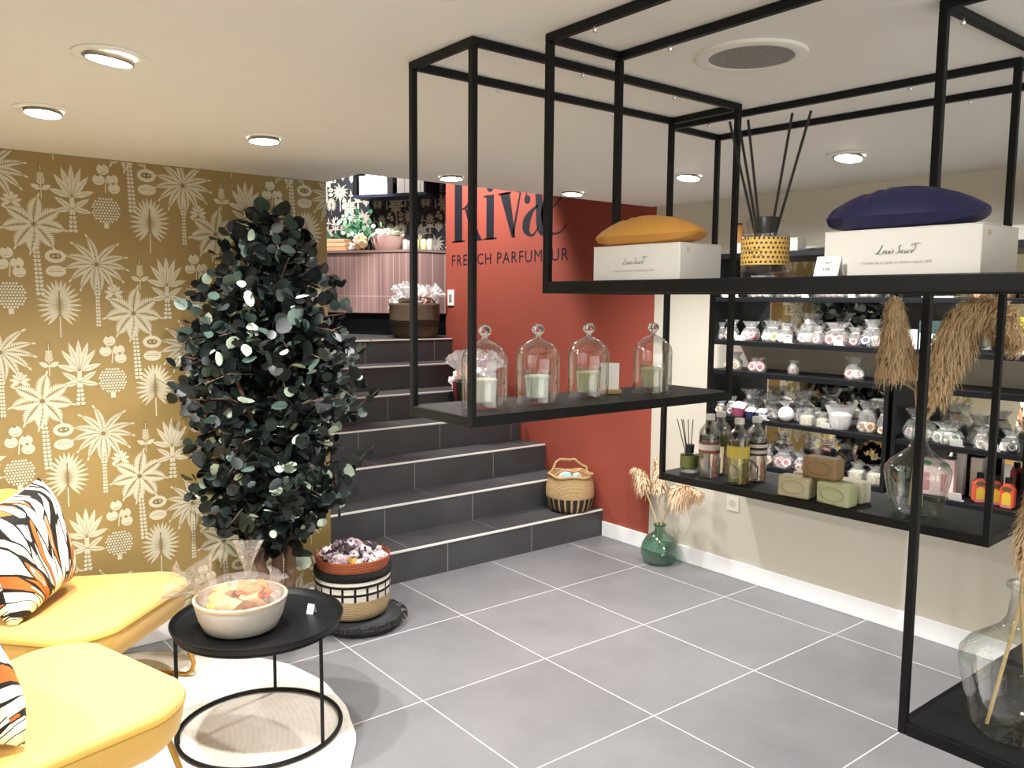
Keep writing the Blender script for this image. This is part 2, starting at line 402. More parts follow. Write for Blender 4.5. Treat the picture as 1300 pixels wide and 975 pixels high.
MOTIFS = [(m_banana, -.884, 1.875), (m_fan, -.597, 1.80), (m_palma, -1.020, 1.762), (m_palmb, -.806, 1.635), (m_cluster, -.757, 1.957),
          (m_ball, -.762, 1.822), (m_half, -.604, 1.957), (m_lotus, -.398, 1.858), (m_sprig, -.990, 1.925)]
def clip(pts, x0, x1, y0, y1):
    for ax, lim, sg in ((0, x0, 1), (0, x1, -1), (1, y0, 1), (1, y1, -1)):
        out = []
        for i in range(len(pts)):
            a, b = pts[i], pts[(i+1) % len(pts)]; da, db = (a[ax]-lim)*sg, (b[ax]-lim)*sg
            if da >= 0: out.append(a)
            if (da >= 0) != (db >= 0): t = da/(da-db); out.append((a[0]+(b[0]-a[0])*t, a[1]+(b[1]-a[1])*t))
        pts = out
        if len(pts) < 3: return None
    return pts
def wallpaper(x0, x1, z0, z1, place, dx=0, dz=0, A=.347, B=.3425, sc=1):
    mb = MB(); x0 /= sc; x1 /= sc; z0 /= sc; z1 /= sc
    for fn, bx, bz in MOTIFS:
        base = fn(); bx += dx; bz += dz
        for i in range(-16, 16):
            for j in range(-10, 14):
                if (i+j) % 2: continue
                cx, cz = bx+i*A, bz+j*B
                if not (x0-.15 < cx < x1+.15 and z0-.16 < cz < z1+.3): continue
                inside = x0+.15 < cx < x1-.15 and z0+.3 < cz < z1-.16
                for kk, (pts, m, lay) in enumerate(base):
                    q = [(cx+x, cz+y) for x, y in pts]
                    if not inside:
                        q = clip(q, x0, x1, z0, z1)
                        if not q: continue
                    mb.poly([place(x*sc, y*sc, .0006+.0005*lay+kk*1.6e-6) for x, y in q], m)
    return mb
wp = wallpaper(-3.19, .199, .086, 2.03, lambda x, z, d: (x, BKY-d, z)).build('wallpaper_print', [M_CREAM, M_CREAM2], wall_back, fix=False); wp['kind'] = 'structure'

# ---- staircase
H, G, Y1 = .17, .283, -.03
mb = MB()
for k in range(7):
    y0 = Y1+G*k; y1 = 3.6 if k == 6 else Y1+G*(k+1)+.02
    x1 = RWX if k < 6 else 2.09
    mb.box(.2, x1, y0, y1, 0 if k == 0 else H*k-.02, H*(k+1)-.001 if k < 6 else H*7, 0)
mb.box(2.09, 3.6, 1.78, 3.6, .8, H*7, 0)
for k in range(7):
    y0 = Y1+G*k
    mb.box(.2, RWX-.005, y0-.004, y0+.012, H*(k+1)-.0085, H*(k+1)+.0012, 1)
struct('stairs', mb, [M_STAIR, M_STEEL], bevel=.001)
# ---- upper level behind the stairs
cA, cB = Vector((1.55, 3.04, 0)), Vector((2.06, 2.13, 0))
cdv = (cB-cA).normalized(); cn = Vector((-cdv.y*-1, cdv.x*-1, 0)); cn = Vector((cdv.y, -cdv.x, 0))      # towards the stairs
if cn.x > 0: cn = -cn
def up(t, d, z): return cA + cdv*t - cn*d + Vector((0, 0, z))
M_PINKT = mat('pink glazed tile', '#b08a86', .35, var=.12, scale=9)
M_PINKG = mat('pink tile joint', '#d9c4bf', .6)
def pink_tiles():
    N = NT('narrow pink wall tiles'); o = N.obj(); sx = N.n('ShaderNodeSeparateXYZ'); N.l(o, sx.inputs[0])
    t = N.math('ADD', N.math('MULTIPLY', sx.outputs[0], cdv.x), N.math('MULTIPLY', sx.outputs[1], cdv.y))
    g = N.math('MAXIMUM', N.math('LESS_THAN', N.math('PINGPONG', t, .03), .0022), N.math('LESS_THAN', N.math('ABSOLUTE', N.math('SUBTRACT', sx.outputs[2], 1.515)), .003))
    n = N.n('ShaderNodeTexWhiteNoise'); cc = N.n('ShaderNodeCombineXYZ'); N.l(N.math('FLOOR', N.math('DIVIDE', N.math('ADD', t, .03), .06)), cc.inputs[0]); N.l(cc.outputs[0], n.inputs[0])
    N.l(N.mix(g, N.mix(n.outputs[0], lin('#8d716e'), lin('#a58782')), lin('#c9aea9')), N.b.inputs['Base Color']); N.b.inputs['Roughness'].default_value = .35
    return N.m
M_PINK = pink_tiles()
def quadbox(mb, t0, t1, d0, d1, z0, z1, m=0):
    vs = [up(t, d, z) for z in (z0, z1) for d in (d0, d1) for t in (t0, t1)]
    mb.add(vs, [(0, 2, 3, 1), (4, 5, 7, 6), (0, 1, 5, 4), (2, 6, 7, 3), (0, 4, 6, 2), (1, 3, 7, 5)], m); return mb
CL = (cB-cA).length; CT = 1.90
ct = thing('sales_counter', 'pink narrow-tiled counter at the top of the stairs', 'counter', (0, 0, 0))
quadbox(MB(), -.6, CL, 0, .5, 1.375, CT-.02).box(cB.x-.02, 2.52, cB.y, cB.y+.3, 1.375, CT-.02).build('tiled_front', M_PINK, ct)
quadbox(MB(), -.6, CL+.004, -.008, .5, CT-.02, CT).box(cB.x-.02, 2.52, cB.y-.008, cB.y+.3, CT-.02, CT).build('counter_top', mat('counter top', '#8d7a74', .4), ct)
quadbox(MB(), -.6, CL-.02, .03, .5, H*7, 1.375).box(cB.x, 2.5, cB.y+.03, cB.y+.3, H*7, 1.375).build('plinth', M_NAVY, ct)
uw = struct('wall_upper', quadbox(MB(), -1.0, 3.0, .62, .72, 1.1, 3.5), M_DKWALL)
wq = wallpaper(-.9, 2.2, 1.85, 3.0, lambda x, z, d: up(x, .62-d, z), dx=.3, dz=.12, sc=.72).build('wallpaper_print', [M_PALE, M_PALE2], uw, fix=False); wq['kind'] = 'structure'
struct('ceiling_upper', MB().box(.1, 4.2, -.5, 5.0, 3.5, 3.6), M_CEIL)
struct('wall_upper_end', MB().box(.1, 4.2, 4.9, 5.0, 1.0, 3.5), M_DKWALL)

# ================================================================== DOWNLIGHTS, SPEAKER
def downlight(i, x, y, dx, dy, k):
    lab = {0: 'largest round ceiling downlight, nearest above the yellow chairs', 1: 'round ceiling downlight at the far left near the patterned wall', 2: 'round ceiling downlight over the leafy tree',
           3: 'round ceiling downlight between the two left posts of the candle frame', 4: 'round ceiling downlight in front of the red wall lettering',
           5: 'round ceiling downlight near the corner of the hanging frames', 6: 'round ceiling downlight above the wall shelves behind the reed diffuser'}.get(i, 'added round ceiling downlight out of view, number %d' % (i-6))
    t = thing('ceiling_downlight', lab, 'ceiling light', (x, y, CEIL), 0, 'recessed ceiling downlights')
    MB().lathe([(.079, -.001), (.079, -.004), (.074, -.006), (.058, -.006), (.056, -.002), (.056, -.001)], 40, closed=True).build('trim_ring', M_CEIL, t, 40)
    tilt = Matrix.Translation((0, 0, -.012)) @ Matrix.Rotation(-.18*dx/.3 if dx else 0, 4, 'Y').inverted() @ Matrix.Rotation(.12*(dy/.3), 4, 'X')
    MB().lathe([(.050, .010), (.052, .006), (.052, -.003), (.049, -.0045), (.048, -.003)], 36, T=tilt, closed=True).build('lamp_rim', mat('lamp rim metal', '#8d8578', .4, .3), t, 40)
    MB().lathe([(.0, -.008), (.025, -.007), (.048, -.004), (.048, .002), (0, .002)], 36, T=tilt).build('lamp_lens', M_GLOW, t, 40)
    ld = bpy.data.lights.new('downlight_beam', 'SPOT'); ld.energy = SPOT_W*k; ld.color = SPOT_COL; ld.spot_size = math.radians(140); ld.spot_blend = 1.0; ld.shadow_soft_size = .035
    lo = bpy.data.objects.new('downlight_beam', ld); COL.objects.link(lo); lo.parent = t; lo.location = (0, 0, -.035)
    lo.rotation_euler = Vector((dx, dy, -1)).to_track_quat('-Z', 'Y').to_euler()
for i, a in enumerate(DOWNLIGHTS): downlight(i, *a)
for loc, aim, e, ang, bl in UP_LIGHTS:
    ld = bpy.data.lights.new('upper_lamp', 'SPOT'); ld.energy = e; ld.color = (1, .96, .92); ld.spot_size = math.radians(ang); ld.spot_blend = bl; ld.shadow_soft_size = .04
    lo = bpy.data.objects.new('upper_lamp', ld); COL.objects.link(lo); lo.location = loc
    lo.rotation_euler = Vector(aim).to_track_quat('-Z', 'Y').to_euler()
t = thing('ceiling_speaker', 'round flush ceiling speaker with grey mesh grille', 'speaker', (.026, -2.533, CEIL))
MB().lathe([(.122, 0), (.121, -.006), (.112, -.009), (.094, -.007), (.094, 0)], 48, closed=True).build('rim', M_CEIL, t, 40)
def grille():
    N = NT('speaker mesh'); v = N.n('ShaderNodeTexVoronoi'); v.inputs['Scale'].default_value = 400; N.l(N.obj(), v.inputs['Vector'])
    N.l(N.mix(N.math('LESS_THAN', v.outputs[0], .4), lin('#8f8d88'), lin('#6a6864')), N.b.inputs['Base Color']); N.b.inputs['Roughness'].default_value = .5; return N.m
MB().lathe([(.0, -.006), (.094, -.0045), (.094, -.001), (0, -.001)], 48).build('grille', grille(), t, 40)

# ================================================================== HANGING FRAMES
def hanging_frame(label, X0, X1, YA, YB, zb, rot=0, screws=()):
    """X0..X1 wide, YA near end .. YB far end; shelf underside at zb"""
    t = thing('hanging_shelf', label, 'hanging shelf', (X0, YB, 0), rot, 'black steel shelves hung from the ceiling')
    wx, ly, q = X1-X0, YB-YA, .0155
    for x in (0, wx-q):
        for y in (-ly, -q): MB().box(x, x+q, y, y+q, zb, CEIL-.0185).build('post', M_BLACK, t, bevel=.002)
    rails = [MB().box(x, x+q, -ly, 0, CEIL-.0185, CEIL-.0005).build('top_rail', M_BLACK, t, bevel=.002) for x in (0, wx-q)]
    rails += [MB().box(q, wx-q, y, y+q, CEIL-.0185, CEIL-.0005).build('top_rail', M_BLACK, t, bevel=.002) for y in (-q, -ly)]
    b = MB()
    for x in (0, wx-q): b.box(x, x+q, -ly+q, -q, zb, zb+.025)
    for y in (-ly, -q): b.box(q, wx-q, y, y+q, zb, zb+.025)
    b.build('bottom_rail', M_BLACK, t, bevel=.002)
    MB().box(q-.002, wx-q+.002, -ly+q-.002, -q+.002, zb+.008, zb+.0245).build('shelf_board', M_SHELF, t)
    for f, side in screws:
        x = q/2 if side == 0 else wx-q/2 if side == 1 else f*wx; y = -f*ly if side < 2 else (-q/2 if side == 2 else -ly+q/2)
        T = Matrix.Translation((x, y, CEIL-.0185))
        MB().lathe([(.0, -.010), (.004, -.010), (.0055, -.006), (.003, -.005), (.003, 0)], 10, T=T).build('screw', M_CHROME, rails[side], 40)
    return t
Z1, Z2, Z3, Z4 = 1.205, 1.500, .637, .912
hanging_frame('black hanging steel frame whose shelf holds four glass domes', -.535, .39, -2.245, -1.99, Z1, 0, [(.35, 3), (.7, 3), (.28, 2), (.72, 2)])
hanging_frame('black hanging steel frame carrying the white gift boxes', -.425, -.205, -3.75, -2.35, Z2, 0, [(.1, 0), (.11, 1)])
hanging_frame('tall black hanging steel frame with its shelf low near the floor', .0, .69, -3.75, -2.955, Z3, 0, [(.12, 2)])
hanging_frame('black hanging steel frame holding bottles and soap bars by the wall', .437, .70, -2.915, -1.935, Z4, math.radians(3), [(.15, 0), (.75, 0), (.8, 1)])
S1, S2, S3, S4 = Z1+.025, Z2+.025, Z3+.025, Z4+.025


# ================================================================== LETTERING
def text_mb(body, w=None, h=None, shear=0, space=1.0, size=1.0, res=2, bold=0):
    """flat text with its left baseline corner at 0,0, scaled to width w and cap height h"""
    c = bpy.data.curves.new('lettering', 'FONT'); c.body = body; c.size = size; c.shear = shear; c.space_character = space; c.resolution_u = res; c.offset = bold
    o = bpy.data.objects.new('lettering', c); COL.objects.link(o); bpy.context.view_layer.update()
    me = bpy.data.meshes.new_from_object(o.evaluated_get(bpy.context.evaluated_depsgraph_get()))
    vs = [v.co.copy() for v in me.vertices]; fs = [tuple(f.vertices) for f in me.polygons]
    bpy.data.objects.remove(o); bpy.data.curves.remove(c); bpy.data.meshes.remove(me)
    x0 = min(v.x for v in vs); x1 = max(v.x for v in vs)
    sx = w/(x1-x0) if w else 1; sy = (h/.73 if h else sx)
    mb = MB(); mb.add([((v.x-x0)*sx, v.y*sy, 0) for v in vs], fs); return mb
def xf(mb, T): mb.v = [tuple(T @ Vector(v)) for v in mb.v]; return mb
def face_minus_x(x, y, z): return Matrix(((0, 0, -1, x), (-1, 0, 0, y), (0, 1, 0, z), (0, 0, 0, 1)))
def stroke(mb, pts, m=0, z=0, sub=6):
    """smooth line of varying thickness: pts = (x, y, width)"""
    P = [pts[0]] + list(pts) + [pts[-1]]; Q = []
    for i in range(1, len(P)-2):
        for k in range(sub):
            u = k/sub; q = []
            for a in range(3):
                p0, p1, p2, p3 = (P[i+d][a] for d in (-1, 0, 1, 2))
                q.append(.5*(2*p1+(p2-p0)*u+(2*p0-5*p1+4*p2-p3)*u*u+(3*p1-p0-3*p2+p3)*u**3))
            Q.append(q)
    Q.append(list(pts[-1])); vs = []
    for i, (x, y, wd) in enumerate(Q):
        a, b = Q[max(0, i-1)], Q[min(len(Q)-1, i+1)]; dx, dy = b[0]-a[0], b[1]-a[1]; L = math.hypot(dx, dy) or 1; nx, ny = -dy/L, dx/L
        vs += [(x+nx*wd/2, y+ny*wd/2, z), (x-nx*wd/2, y-ny*wd/2, z)]
    mb.add(vs, [(2*i, 2*i+1, 2*i+3, 2*i+2) for i in range(len(Q)-1)], m); return mb
wall_right = bpy.data.objects['wall_right']
mb = MB(); b = 1.93; X2 = 2.25; CP = 2.40
def P2(*pts): mb.poly([(x, y, 0) for x, y in pts])
P2((.035, b), (.135, b), (.135, CP), (.035, CP)); P2((0, b), (.17, b), (.17, b+.012), (0, b+.012)); P2((0, CP-.012), (.17, CP-.012), (.17, CP), (0, CP))
oa = [(.13+.19*math.cos(t), 2.285+.115*math.sin(t)) for t in [PI/2-PI*i/14 for i in range(15)]]; ia = [(.13+.10*math.cos(t), 2.285+.104*math.sin(t)) for t in [PI/2-PI*i/14 for i in range(15)]]
for i in range(14): P2(oa[i], oa[i+1], ia[i+1], ia[i])
P2((.17, 2.172), (.255, 2.175), (.345, 1.99), (.38, 1.945), (.40, b), (.31, b), (.27, 1.96))
P2((.445, b), (.535, b), (.535, X2), (.445, X2)); P2((.41, b), (.57, b), (.57, b+.012), (.41, b+.012)); P2((.41, X2-.012), (.46, X2-.012), (.46, X2), (.41, X2))
P2(*[(.49+.046*math.cos(2*PI*i/16), 2.312+.040*math.sin(2*PI*i/16)) for i in range(16)])
P2((.605, X2), (.715, X2), (.785, b), (.745, b)); P2((.752, b+.04), (.765, b), (.85, X2), (.833, X2)); P2((.585, X2-.012), (.735, X2-.012), (.735, X2), (.585, X2)); P2((.80, X2-.012), (.875, X2-.012), (.875, X2), (.80, X2))
P2(*[(.915+.033*math.cos(2*PI*i/14), 2.18+.03*math.sin(2*PI*i/14)) for i in range(14)])
stroke(mb, [(.895, 2.2, .012), (.92, 2.245, .012), (.97, 2.262, .016), (1.02, 2.23, .05), (1.045, 2.12, .075), (1.05, 2.0, .07), (1.07, 1.945, .04), (1.10, 1.935, .012)])
stroke(mb, [(1.03, 2.13, .012), (.97, 2.10, .03), (.915, 2.04, .075), (.905, 1.985, .075), (.935, 1.945, .03), (.98, 1.935, .014), (1.03, 1.98, .012)])
stroke(mb, [(1.09, 2.08, .010), (1.17, 2.10, .010), (1.26, 2.16, .014), (1.30, 2.23, .05), (1.27, 2.265, .03), (1.2, 2.262, .014), (1.13, 2.19, .05), (1.10, 2.08, .075), (1.12, 1.98, .06), (1.18, 1.935, .016), (1.26, 1.94, .010), (1.33, 1.99, .007)])
o = xf(mb, face_minus_x(RWX-.001, 1.674, 0)).build('wall_lettering', M_LETTER, wall_right, fix=False); o['kind'] = 'structure'
o = xf(text_mb('FRENCH PARFUMEUR', w=1.342, h=.086, space=1.15), face_minus_x(RWX-.001, 1.674, 1.753)).build('wall_lettering', M_LETTER, wall_right, fix=False); o['kind'] = 'structure'
# wall plates
t = thing('wall_switch', 'small white wall switch on the red wall beside the upper steps', 'switch', (RWX, 1.685, 1.505))
MB().box(-.008, 0, -.042, .042, -.062, .062).build('plate', M_PAPER, t, bevel=.003)
MB().box(-.012, -.008, -.018, .018, -.03, .03).build('rocker', mat('grey rocker', '#8b8b88', .4), t, bevel=.002)
t = thing('power_outlet', 'white power outlet low on the beige wall under the bottles', 'outlet', (RWX, -1.02, .403))
MB().box(-.007, 0, -.040, .040, -.040, .040).build('plate', mat('outlet plastic', '#e4dfd2', .4), t, bevel=.003)
MB().lathe([(.0, -.0006), (.022, -.0006), (.022, .001), (0, .001)], 24, T=Matrix.Translation((-.0078, 0, 0)) @ Matrix.Rotation(PI/2, 4, 'Y')).build('socket', mat('outlet socket', '#c9c4b8', .5), t)

# ================================================================== TREE
TX, TY = -.225, -.40
def leaf_disc(mb, c, nrm, up_, r, m, rnd):
    n = nrm.normalized(); u = (up_ - n*up_.dot(n))
    u = u.normalized() if u.length > 1e-4 else n.orthogonal().normalized(); v = n.cross(u); k = .18*r
    ring = []
    for i in range(9):
        a = 2*PI*i/9; q = 1.0 if i else 1.12
        ring.append(c + u*(r*q*math.cos(a)) + v*(r*.92*math.sin(a)) + n*(k*abs(math.sin(a))))
    mb.add([c] + ring, [(0, 1+i, 1+(i+1) % 9) for i in range(9)], m)
tree = thing('eucalyptus_tree', 'tall dark round-leaved tree in front of the gold patterned wall', 'tree', (TX, TY, 0))
rnd = random.Random(11)
MB().lathe([(.07, 0), (.078, .01), (.088, .17), (.09, .175), (.082, .175), (.08, .16), (0, .155)], 36).build('pot', mat('dark planter', '#2a2825', .6), tree, 40)
M_BARK = mat('brown bark', '#6b5140', .85, var=.35, scale=30, bump=.6, bscale=60)
stems = [[(-.05, .0, .14), (-.06, -.03, .30), (-.10, -.05, .42), (-.05, -.02, .56), (-.02, 0, .72), (-.1, .0, 1.0), (-.2, .02, 1.3)],
         [(-.005, .01, .14), (.0, .0, .36), (.005, .02, .5), (.02, .03, .7), (.02, .02, 1.1), (.05, .0, 1.5)],
         [(.045, -.01, .14), (.05, -.02, .36), (.065, -.01, .52), (.09, .0, .75), (.16, -.02, 1.0), (.2, -.02, 1.25)]]
for st in stems: MB().tube(st, [.026, .024, .022, .021, .017, .012, .006][:len(st)], 10).build('stem', M_BARK, tree, 60)
ENV = [(.47, .12), (.52, .22), (.60, .30), (.70, .355), (.85, .385), (1.0, .39), (1.17, .42), (1.3, .385), (1.5, .325), (1.65, .30), (1.75, .22), (1.81, .12)]
def env(z):
    for (a, ra), (b, rb) in zip(ENV, ENV[1:]):
        if a <= z <= b: return ra+(rb-ra)*(z-a)/(b-a)
    return .05
lm = MB(); tw = MB()
for k in range(430):
    z = rnd.choices([.55, .62, .7, .85, 1.0, 1.17, 1.3, 1.5, 1.65, 1.74], [3, 6, 8, 9, 9, 10, 9, 8, 6, 3])[0] + rnd.uniform(-.09, .09)
    a = rnd.uniform(0, 2*PI); rr = env(z)*(rnd.uniform(.72, 1.04) if rnd.random() < .72 else rnd.uniform(.3, .75))
    tip = Vector((rr*math.cos(a), rr*.86*math.sin(a), z)); tip.y = min(tip.y, .30)
    dirn = (Vector((math.cos(a), .86*math.sin(a), rnd.uniform(-.35, .75)))).normalized(); L = rnd.uniform(.14, .26)
    base = tip - dirn*L; mid = base + dirn*L*.5 + Vector((0, 0, .02)); 
    if k % 2 == 0: tw.tube([base, mid, tip], [.0032, .0024, .0012], 5)
    n = rnd.randint(7, 11)
    for i in range(n):
        f = (i+.6)/n; p = base.lerp(mid, f*2) if f < .5 else mid.lerp(tip, f*2-1)
        sd = Vector((rnd.gauss(0, 1), rnd.gauss(0, 1), rnd.gauss(0, .7))); sd = (sd - dirn*sd.dot(dirn)).normalized()
        r = rnd.uniform(.022, .043)*(1.0-.3*f); c = p + sd*r*1.1
        c.y = min(c.y, .34)
        nr = (sd.cross(dirn)*rnd.choice((-1, 1)) + Vector((rnd.gauss(0, .6), rnd.gauss(0, .6)-.15, rnd.gauss(.15, .6))))
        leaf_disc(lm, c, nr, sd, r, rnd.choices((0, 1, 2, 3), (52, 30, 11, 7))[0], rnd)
for (z0, x0) in ((1.72, -.14), (1.74, .1), (1.62, .21), (1.45, -.36), (1.15, -.43), (1.05, .42), (1.28, .40), (.8, .40)):      # stray shoots
    base = Vector((x0*.6, -.03, z0-.12)); tip = Vector((x0, -.05, z0)); tw.tube([base, tip, tip+Vector((x0*.12, 0, .035))], [.003, .002, .001], 5)
    for i in range(8):
        p = base.lerp(tip, .25+i*.11); leaf_disc(lm, p+Vector((rnd.uniform(-.03, .03), rnd.uniform(-.03, .03), rnd.uniform(-.02, .03))), Vector((rnd.gauss(0, .5), -1, rnd.gauss(.2, .5))), Vector((x0, 0, .3)), rnd.uniform(.018, .028), rnd.choice((0, 0, 1, 2)), rnd)
tw.build('twigs', M_BARK, tree, 60)
LEAFM = [mat('leaf deep green', '#0c1413', .5, var=.25, scale=12), mat('leaf green', '#16211e', .5, var=.2, scale=12), mat('leaf grey green', '#384a42', .45, var=.2, scale=12), mat('leaf pale lit green', '#b9cbb4', .45, var=.1, scale=12)]  # palest tone: pale undersides, and the shine of lamp-lit leaves painted in
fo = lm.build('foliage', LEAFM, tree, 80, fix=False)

# ================================================================== RUG, CHAIRS, TABLE
def rug():
    N = NT('cream woven rug'); o = N.obj(); sx = N.n('ShaderNodeSeparateXYZ'); N.l(o, sx.inputs[0])
    r = N.math('SQRT', N.math('ADD', N.math('MULTIPLY', sx.outputs[0], sx.outputs[0]), N.math('MULTIPLY', sx.outputs[1], sx.outputs[1])))
    s = N.math('SINE', N.math('MULTIPLY', r, 330)); n = N.noise(40)
    f = N.math('MULTIPLY_ADD', s, .12, n)
    N.l(N.mix(f, lin('#ddd5c6'), lin('#f1ece2')), N.b.inputs['Base Color']); N.b.inputs['Roughness'].default_value = .95; N.bump(f, .5, .004); return N.m
rg = MB().lathe([(0, 0.001), (.815, .001), (.825, .005), (.818, .011), (0, .012)], 96, rf=lambda a, z, j: 1+.006*math.sin(7*a)+.004*math.sin(23*a)).build('round_rug', rug(), None, 40, loc=(-1.055, -.90, 0))
tag(rg, 'round cream woven rug under the yellow chairs and black table', 'rug')
def seat_outline(W, D, front=.05, back=.86, n=10, r=.13):
    """rounded seat plan, x forward, y to the left"""
    hw = W/2; pts = []
    cs = [(0-r, hw-r), (-D+r, hw*back-r), (-D+r, -hw*back+r), (0-r, -hw+r)]
    for (cx, cy2), a0 in zip(cs, (PI/2, PI, PI*1.5, 0)):
        # arcs run from the front-left corner round the back
        pass
    for (cx, cy2), a0, a1 in (((-r, -hw+r), -PI/2, 0), ((-r, hw-r), 0, PI/2), ((-D+r, hw*back-r), PI/2, PI), ((-D+r, -hw*back+r), PI, 1.5*PI)):
        for i in range(n+1):
            a = a0+(a1-a0)*i/n; x, y = cx+r*math.cos(a), cy2+r*math.sin(a)
            if x > -r: x += front*max(0, 1-(y/hw)**2)
            pts.append((x, y))
    return pts
def cushion(outl, levels, cx, slope=0):
    """levels: (inset factor, z) from the underside to the crown"""
    mb = MB(); n = len(outl); vs = []
    for s, z in levels:
        for x, y in outl: vs.append((cx+(x-cx)*s, y*s, z + slope*(x-cx)))
    fs = [tuple(range(n))[::-1]]
    for j in range(len(levels)-1):
        for i in range(n): fs.append((j*n+i, j*n+(i+1) % n, (j+1)*n+(i+1) % n, (j+1)*n+i))
    fs.append(tuple(range((len(levels)-1)*n, len(levels)*n))); mb.add(vs, fs); return mb
def lounge_chair(label, loc, deg):
    t = thing('lounge_chair', label, 'chair', loc, math.radians(deg), 'yellow lounge chairs')
    W, D = .68, .58; ol = seat_outline(W, D); cx = -D/2
    cushion(ol, [(.86, .272), (.93, .278), (.965, .295), (.985, .325), (1.0, .374), (.994, .387), (.978, .396), (.93, .402), (.8, .405), (.5, .407)], cx, .06).build('seat', M_YELLOW, t, 60)
    MB().tube([(cx+(x-cx)*1.001, y*1.001, .374+.06*(x-cx)) for x, y in ol], .003, 6, closed=True).build('piping', mat('dark yellow piping', '#a8802c', .8), t, 60)
    bw, bh = .40, .42; pr = []
    for a0, (px, pz) in zip((-PI/2, 0, PI/2, PI), ((bw/2-.09, .09), (bw/2-.13, bh-.13), (-bw/2+.13, bh-.13), (-bw/2+.09, .09))):
        r = .09 if pz < .2 else .13
        for i in range(9): pr.append((px+r*math.cos(a0+PI/2*i/8), pz+r*math.sin(a0+PI/2*i/8)))
    vs = []; n = len(pr); lv = [(.86, -.05), (.96, -.042), (1, -.02), (1, .02), (.96, .042), (.86, .05)]
    T = Matrix.Translation((-D+.02, 0, .36)) @ Matrix.Rotation(-.14, 4, 'Y')
    for s, th in lv:
        for y, z in pr: yy = y*s; vs.append(T @ Vector((th + .5*yy*yy, yy, bh/2+(z-bh/2)*s)))
    fs = [tuple(range(n))[::-1], tuple(range(5*n, 6*n))]
    for j in range(5):
        for i in range(n): fs.append((j*n+i, j*n+(i+1) % n, (j+1)*n+(i+1) % n, (j+1)*n+i))
    mb = MB(); mb.add(vs, fs); mb.build('backrest', M_YELLOW, t, 60)
    for s in (-1, 1):
        y = s*W*.40
        def rb(a, b, c, k=.05): a, b, c = map(Vector, (a, b, c)); return [b+(a-b).normalized()*k, b+(a-b).normalized()*k*.35+(c-b).normalized()*k*.35, b+(c-b).normalized()*k]
        top_f, fl_f, fl_b, top_b = (-.06, y*.93, .345), (.035, y, .0205), (-D+.02, y, .0205), (-D+.12, y*.9, .29)
        pts = [top_f] + rb(top_f, fl_f, fl_b) + rb(fl_f, fl_b, top_b) + [top_b]
        MB().tube(pts, .0085, 10).build('leg', M_BRASS, t, 60)
    return t
ch1 = lounge_chair('yellow upholstered lounge chair nearest the camera, beside the round table', (-1.005, -1.18, 0), 17)
ch2 = lounge_chair('yellow upholstered lounge chair farther back, against the patterned wall', (-.825, -.685, 0), -46)
def pillow(label, loc, rot, sz=.46, th=.15):
    n = 22; mb = MB(); vs = []; fs = []
    for sd in (1, -1):
        o = len(vs)
        for i in range(n+1):
            for j in range(n+1):
                u, v = -1+2*i/n, -1+2*j/n; k = 1-.09*(1-u*u)*abs(v)**3; k2 = 1-.09*(1-v*v)*abs(u)**3
                h = th/2*(max(0, (1-u**4)*(1-v**4)))**.55
                vs.append((u*sz/2*k2, sd*h, v*sz/2*k))
        for i in range(n):
            for j in range(n): fs.append((o+i*(n+1)+j, o+(i+1)*(n+1)+j, o+(i+1)*(n+1)+j+1, o+i*(n+1)+j+1))
    mb.add(vs, fs); ob = mb.build('throw_pillow', M_PILLOW, None, 180); ob.location = loc; ob.rotation_euler = rot
    me = ob.data; bm = bmesh.new(); bm.from_mesh(me); bmesh.ops.remove_doubles(bm, verts=bm.verts, dist=.0004); bmesh.ops.recalc_face_normals(bm, faces=bm.faces); bm.to_mesh(me); bm.free()
    return tag(ob, label, 'pillow', 'leaf print pillows')
pillow('orange, black and white leaf-print pillow on the chair by the patterned wall', (-1.155, -.455, .608), (math.radians(-12), math.radians(-4), math.radians(55)), .41, .19)
pillow('orange, black and white leaf-print pillow on the chair nearest the camera', (-1.45, -1.30, .60), (math.radians(-18), math.radians(5), math.radians(107)), .44, .17)

t = thing('tray_table', 'round black metal tray table holding the white bowl', 'table', (-.56, -1.045, 0))
TZ = .392
MB().lathe([(0, TZ), (.262, TZ), (.270, TZ+.004), (.279, TZ+.022), (.283, TZ+.022), (.283, TZ+.019), (.274, TZ-.002), (.266, TZ-.004), (0, TZ-.004)], 72).build('tray', M_BLACK, t, 40)
MB().tube([(.270*math.cos(2*PI*i/72), .270*math.sin(2*PI*i/72), .0205) for i in range(72)], .0075, 8, closed=True).build('base_ring', M_BLACK, t, 60)
MB().tube([(.262*math.cos(2*PI*i/72), .262*math.sin(2*PI*i/72), TZ-.010) for i in range(72)], .006, 8, closed=True).build('top_ring', M_BLACK, t, 60)
for a in (-64, 57, 170):
    c, s = math.cos(math.radians(a)), math.sin(math.radians(a))
    MB().tube([(.266*c, .266*s, .022), (.264*c, .264*s, TZ-.008)], .0065, 8).build('leg', M_BLACK, t, 60)
bc = (-.622, -1.055, TZ)
t = thing('stoneware_bowl', 'large white speckled stoneware bowl on the black tray table', 'bowl', bc); t.scale = (1, 1, .9)
MB().lathe([(0, .001), (.105, .001), (.118, .008), (.136, .05), (.147, .10), (.150, .118), (.148, .122), (.143, .121), (.139, .10), (.128, .05), (.11, .016), (0, .012)], 64).build('body', mat('speckled stoneware', '#d2cdc4', .45, var=.12, scale=60), t, 50)
MB().lathe([(.1497, .108), (.1515, .114), (.151, .121), (.147, .1235), (.1425, .121), (.146, .118)], 64, closed=True).build('rim', mat('beige rim glaze', '#cdb99a', .4), t, 50)
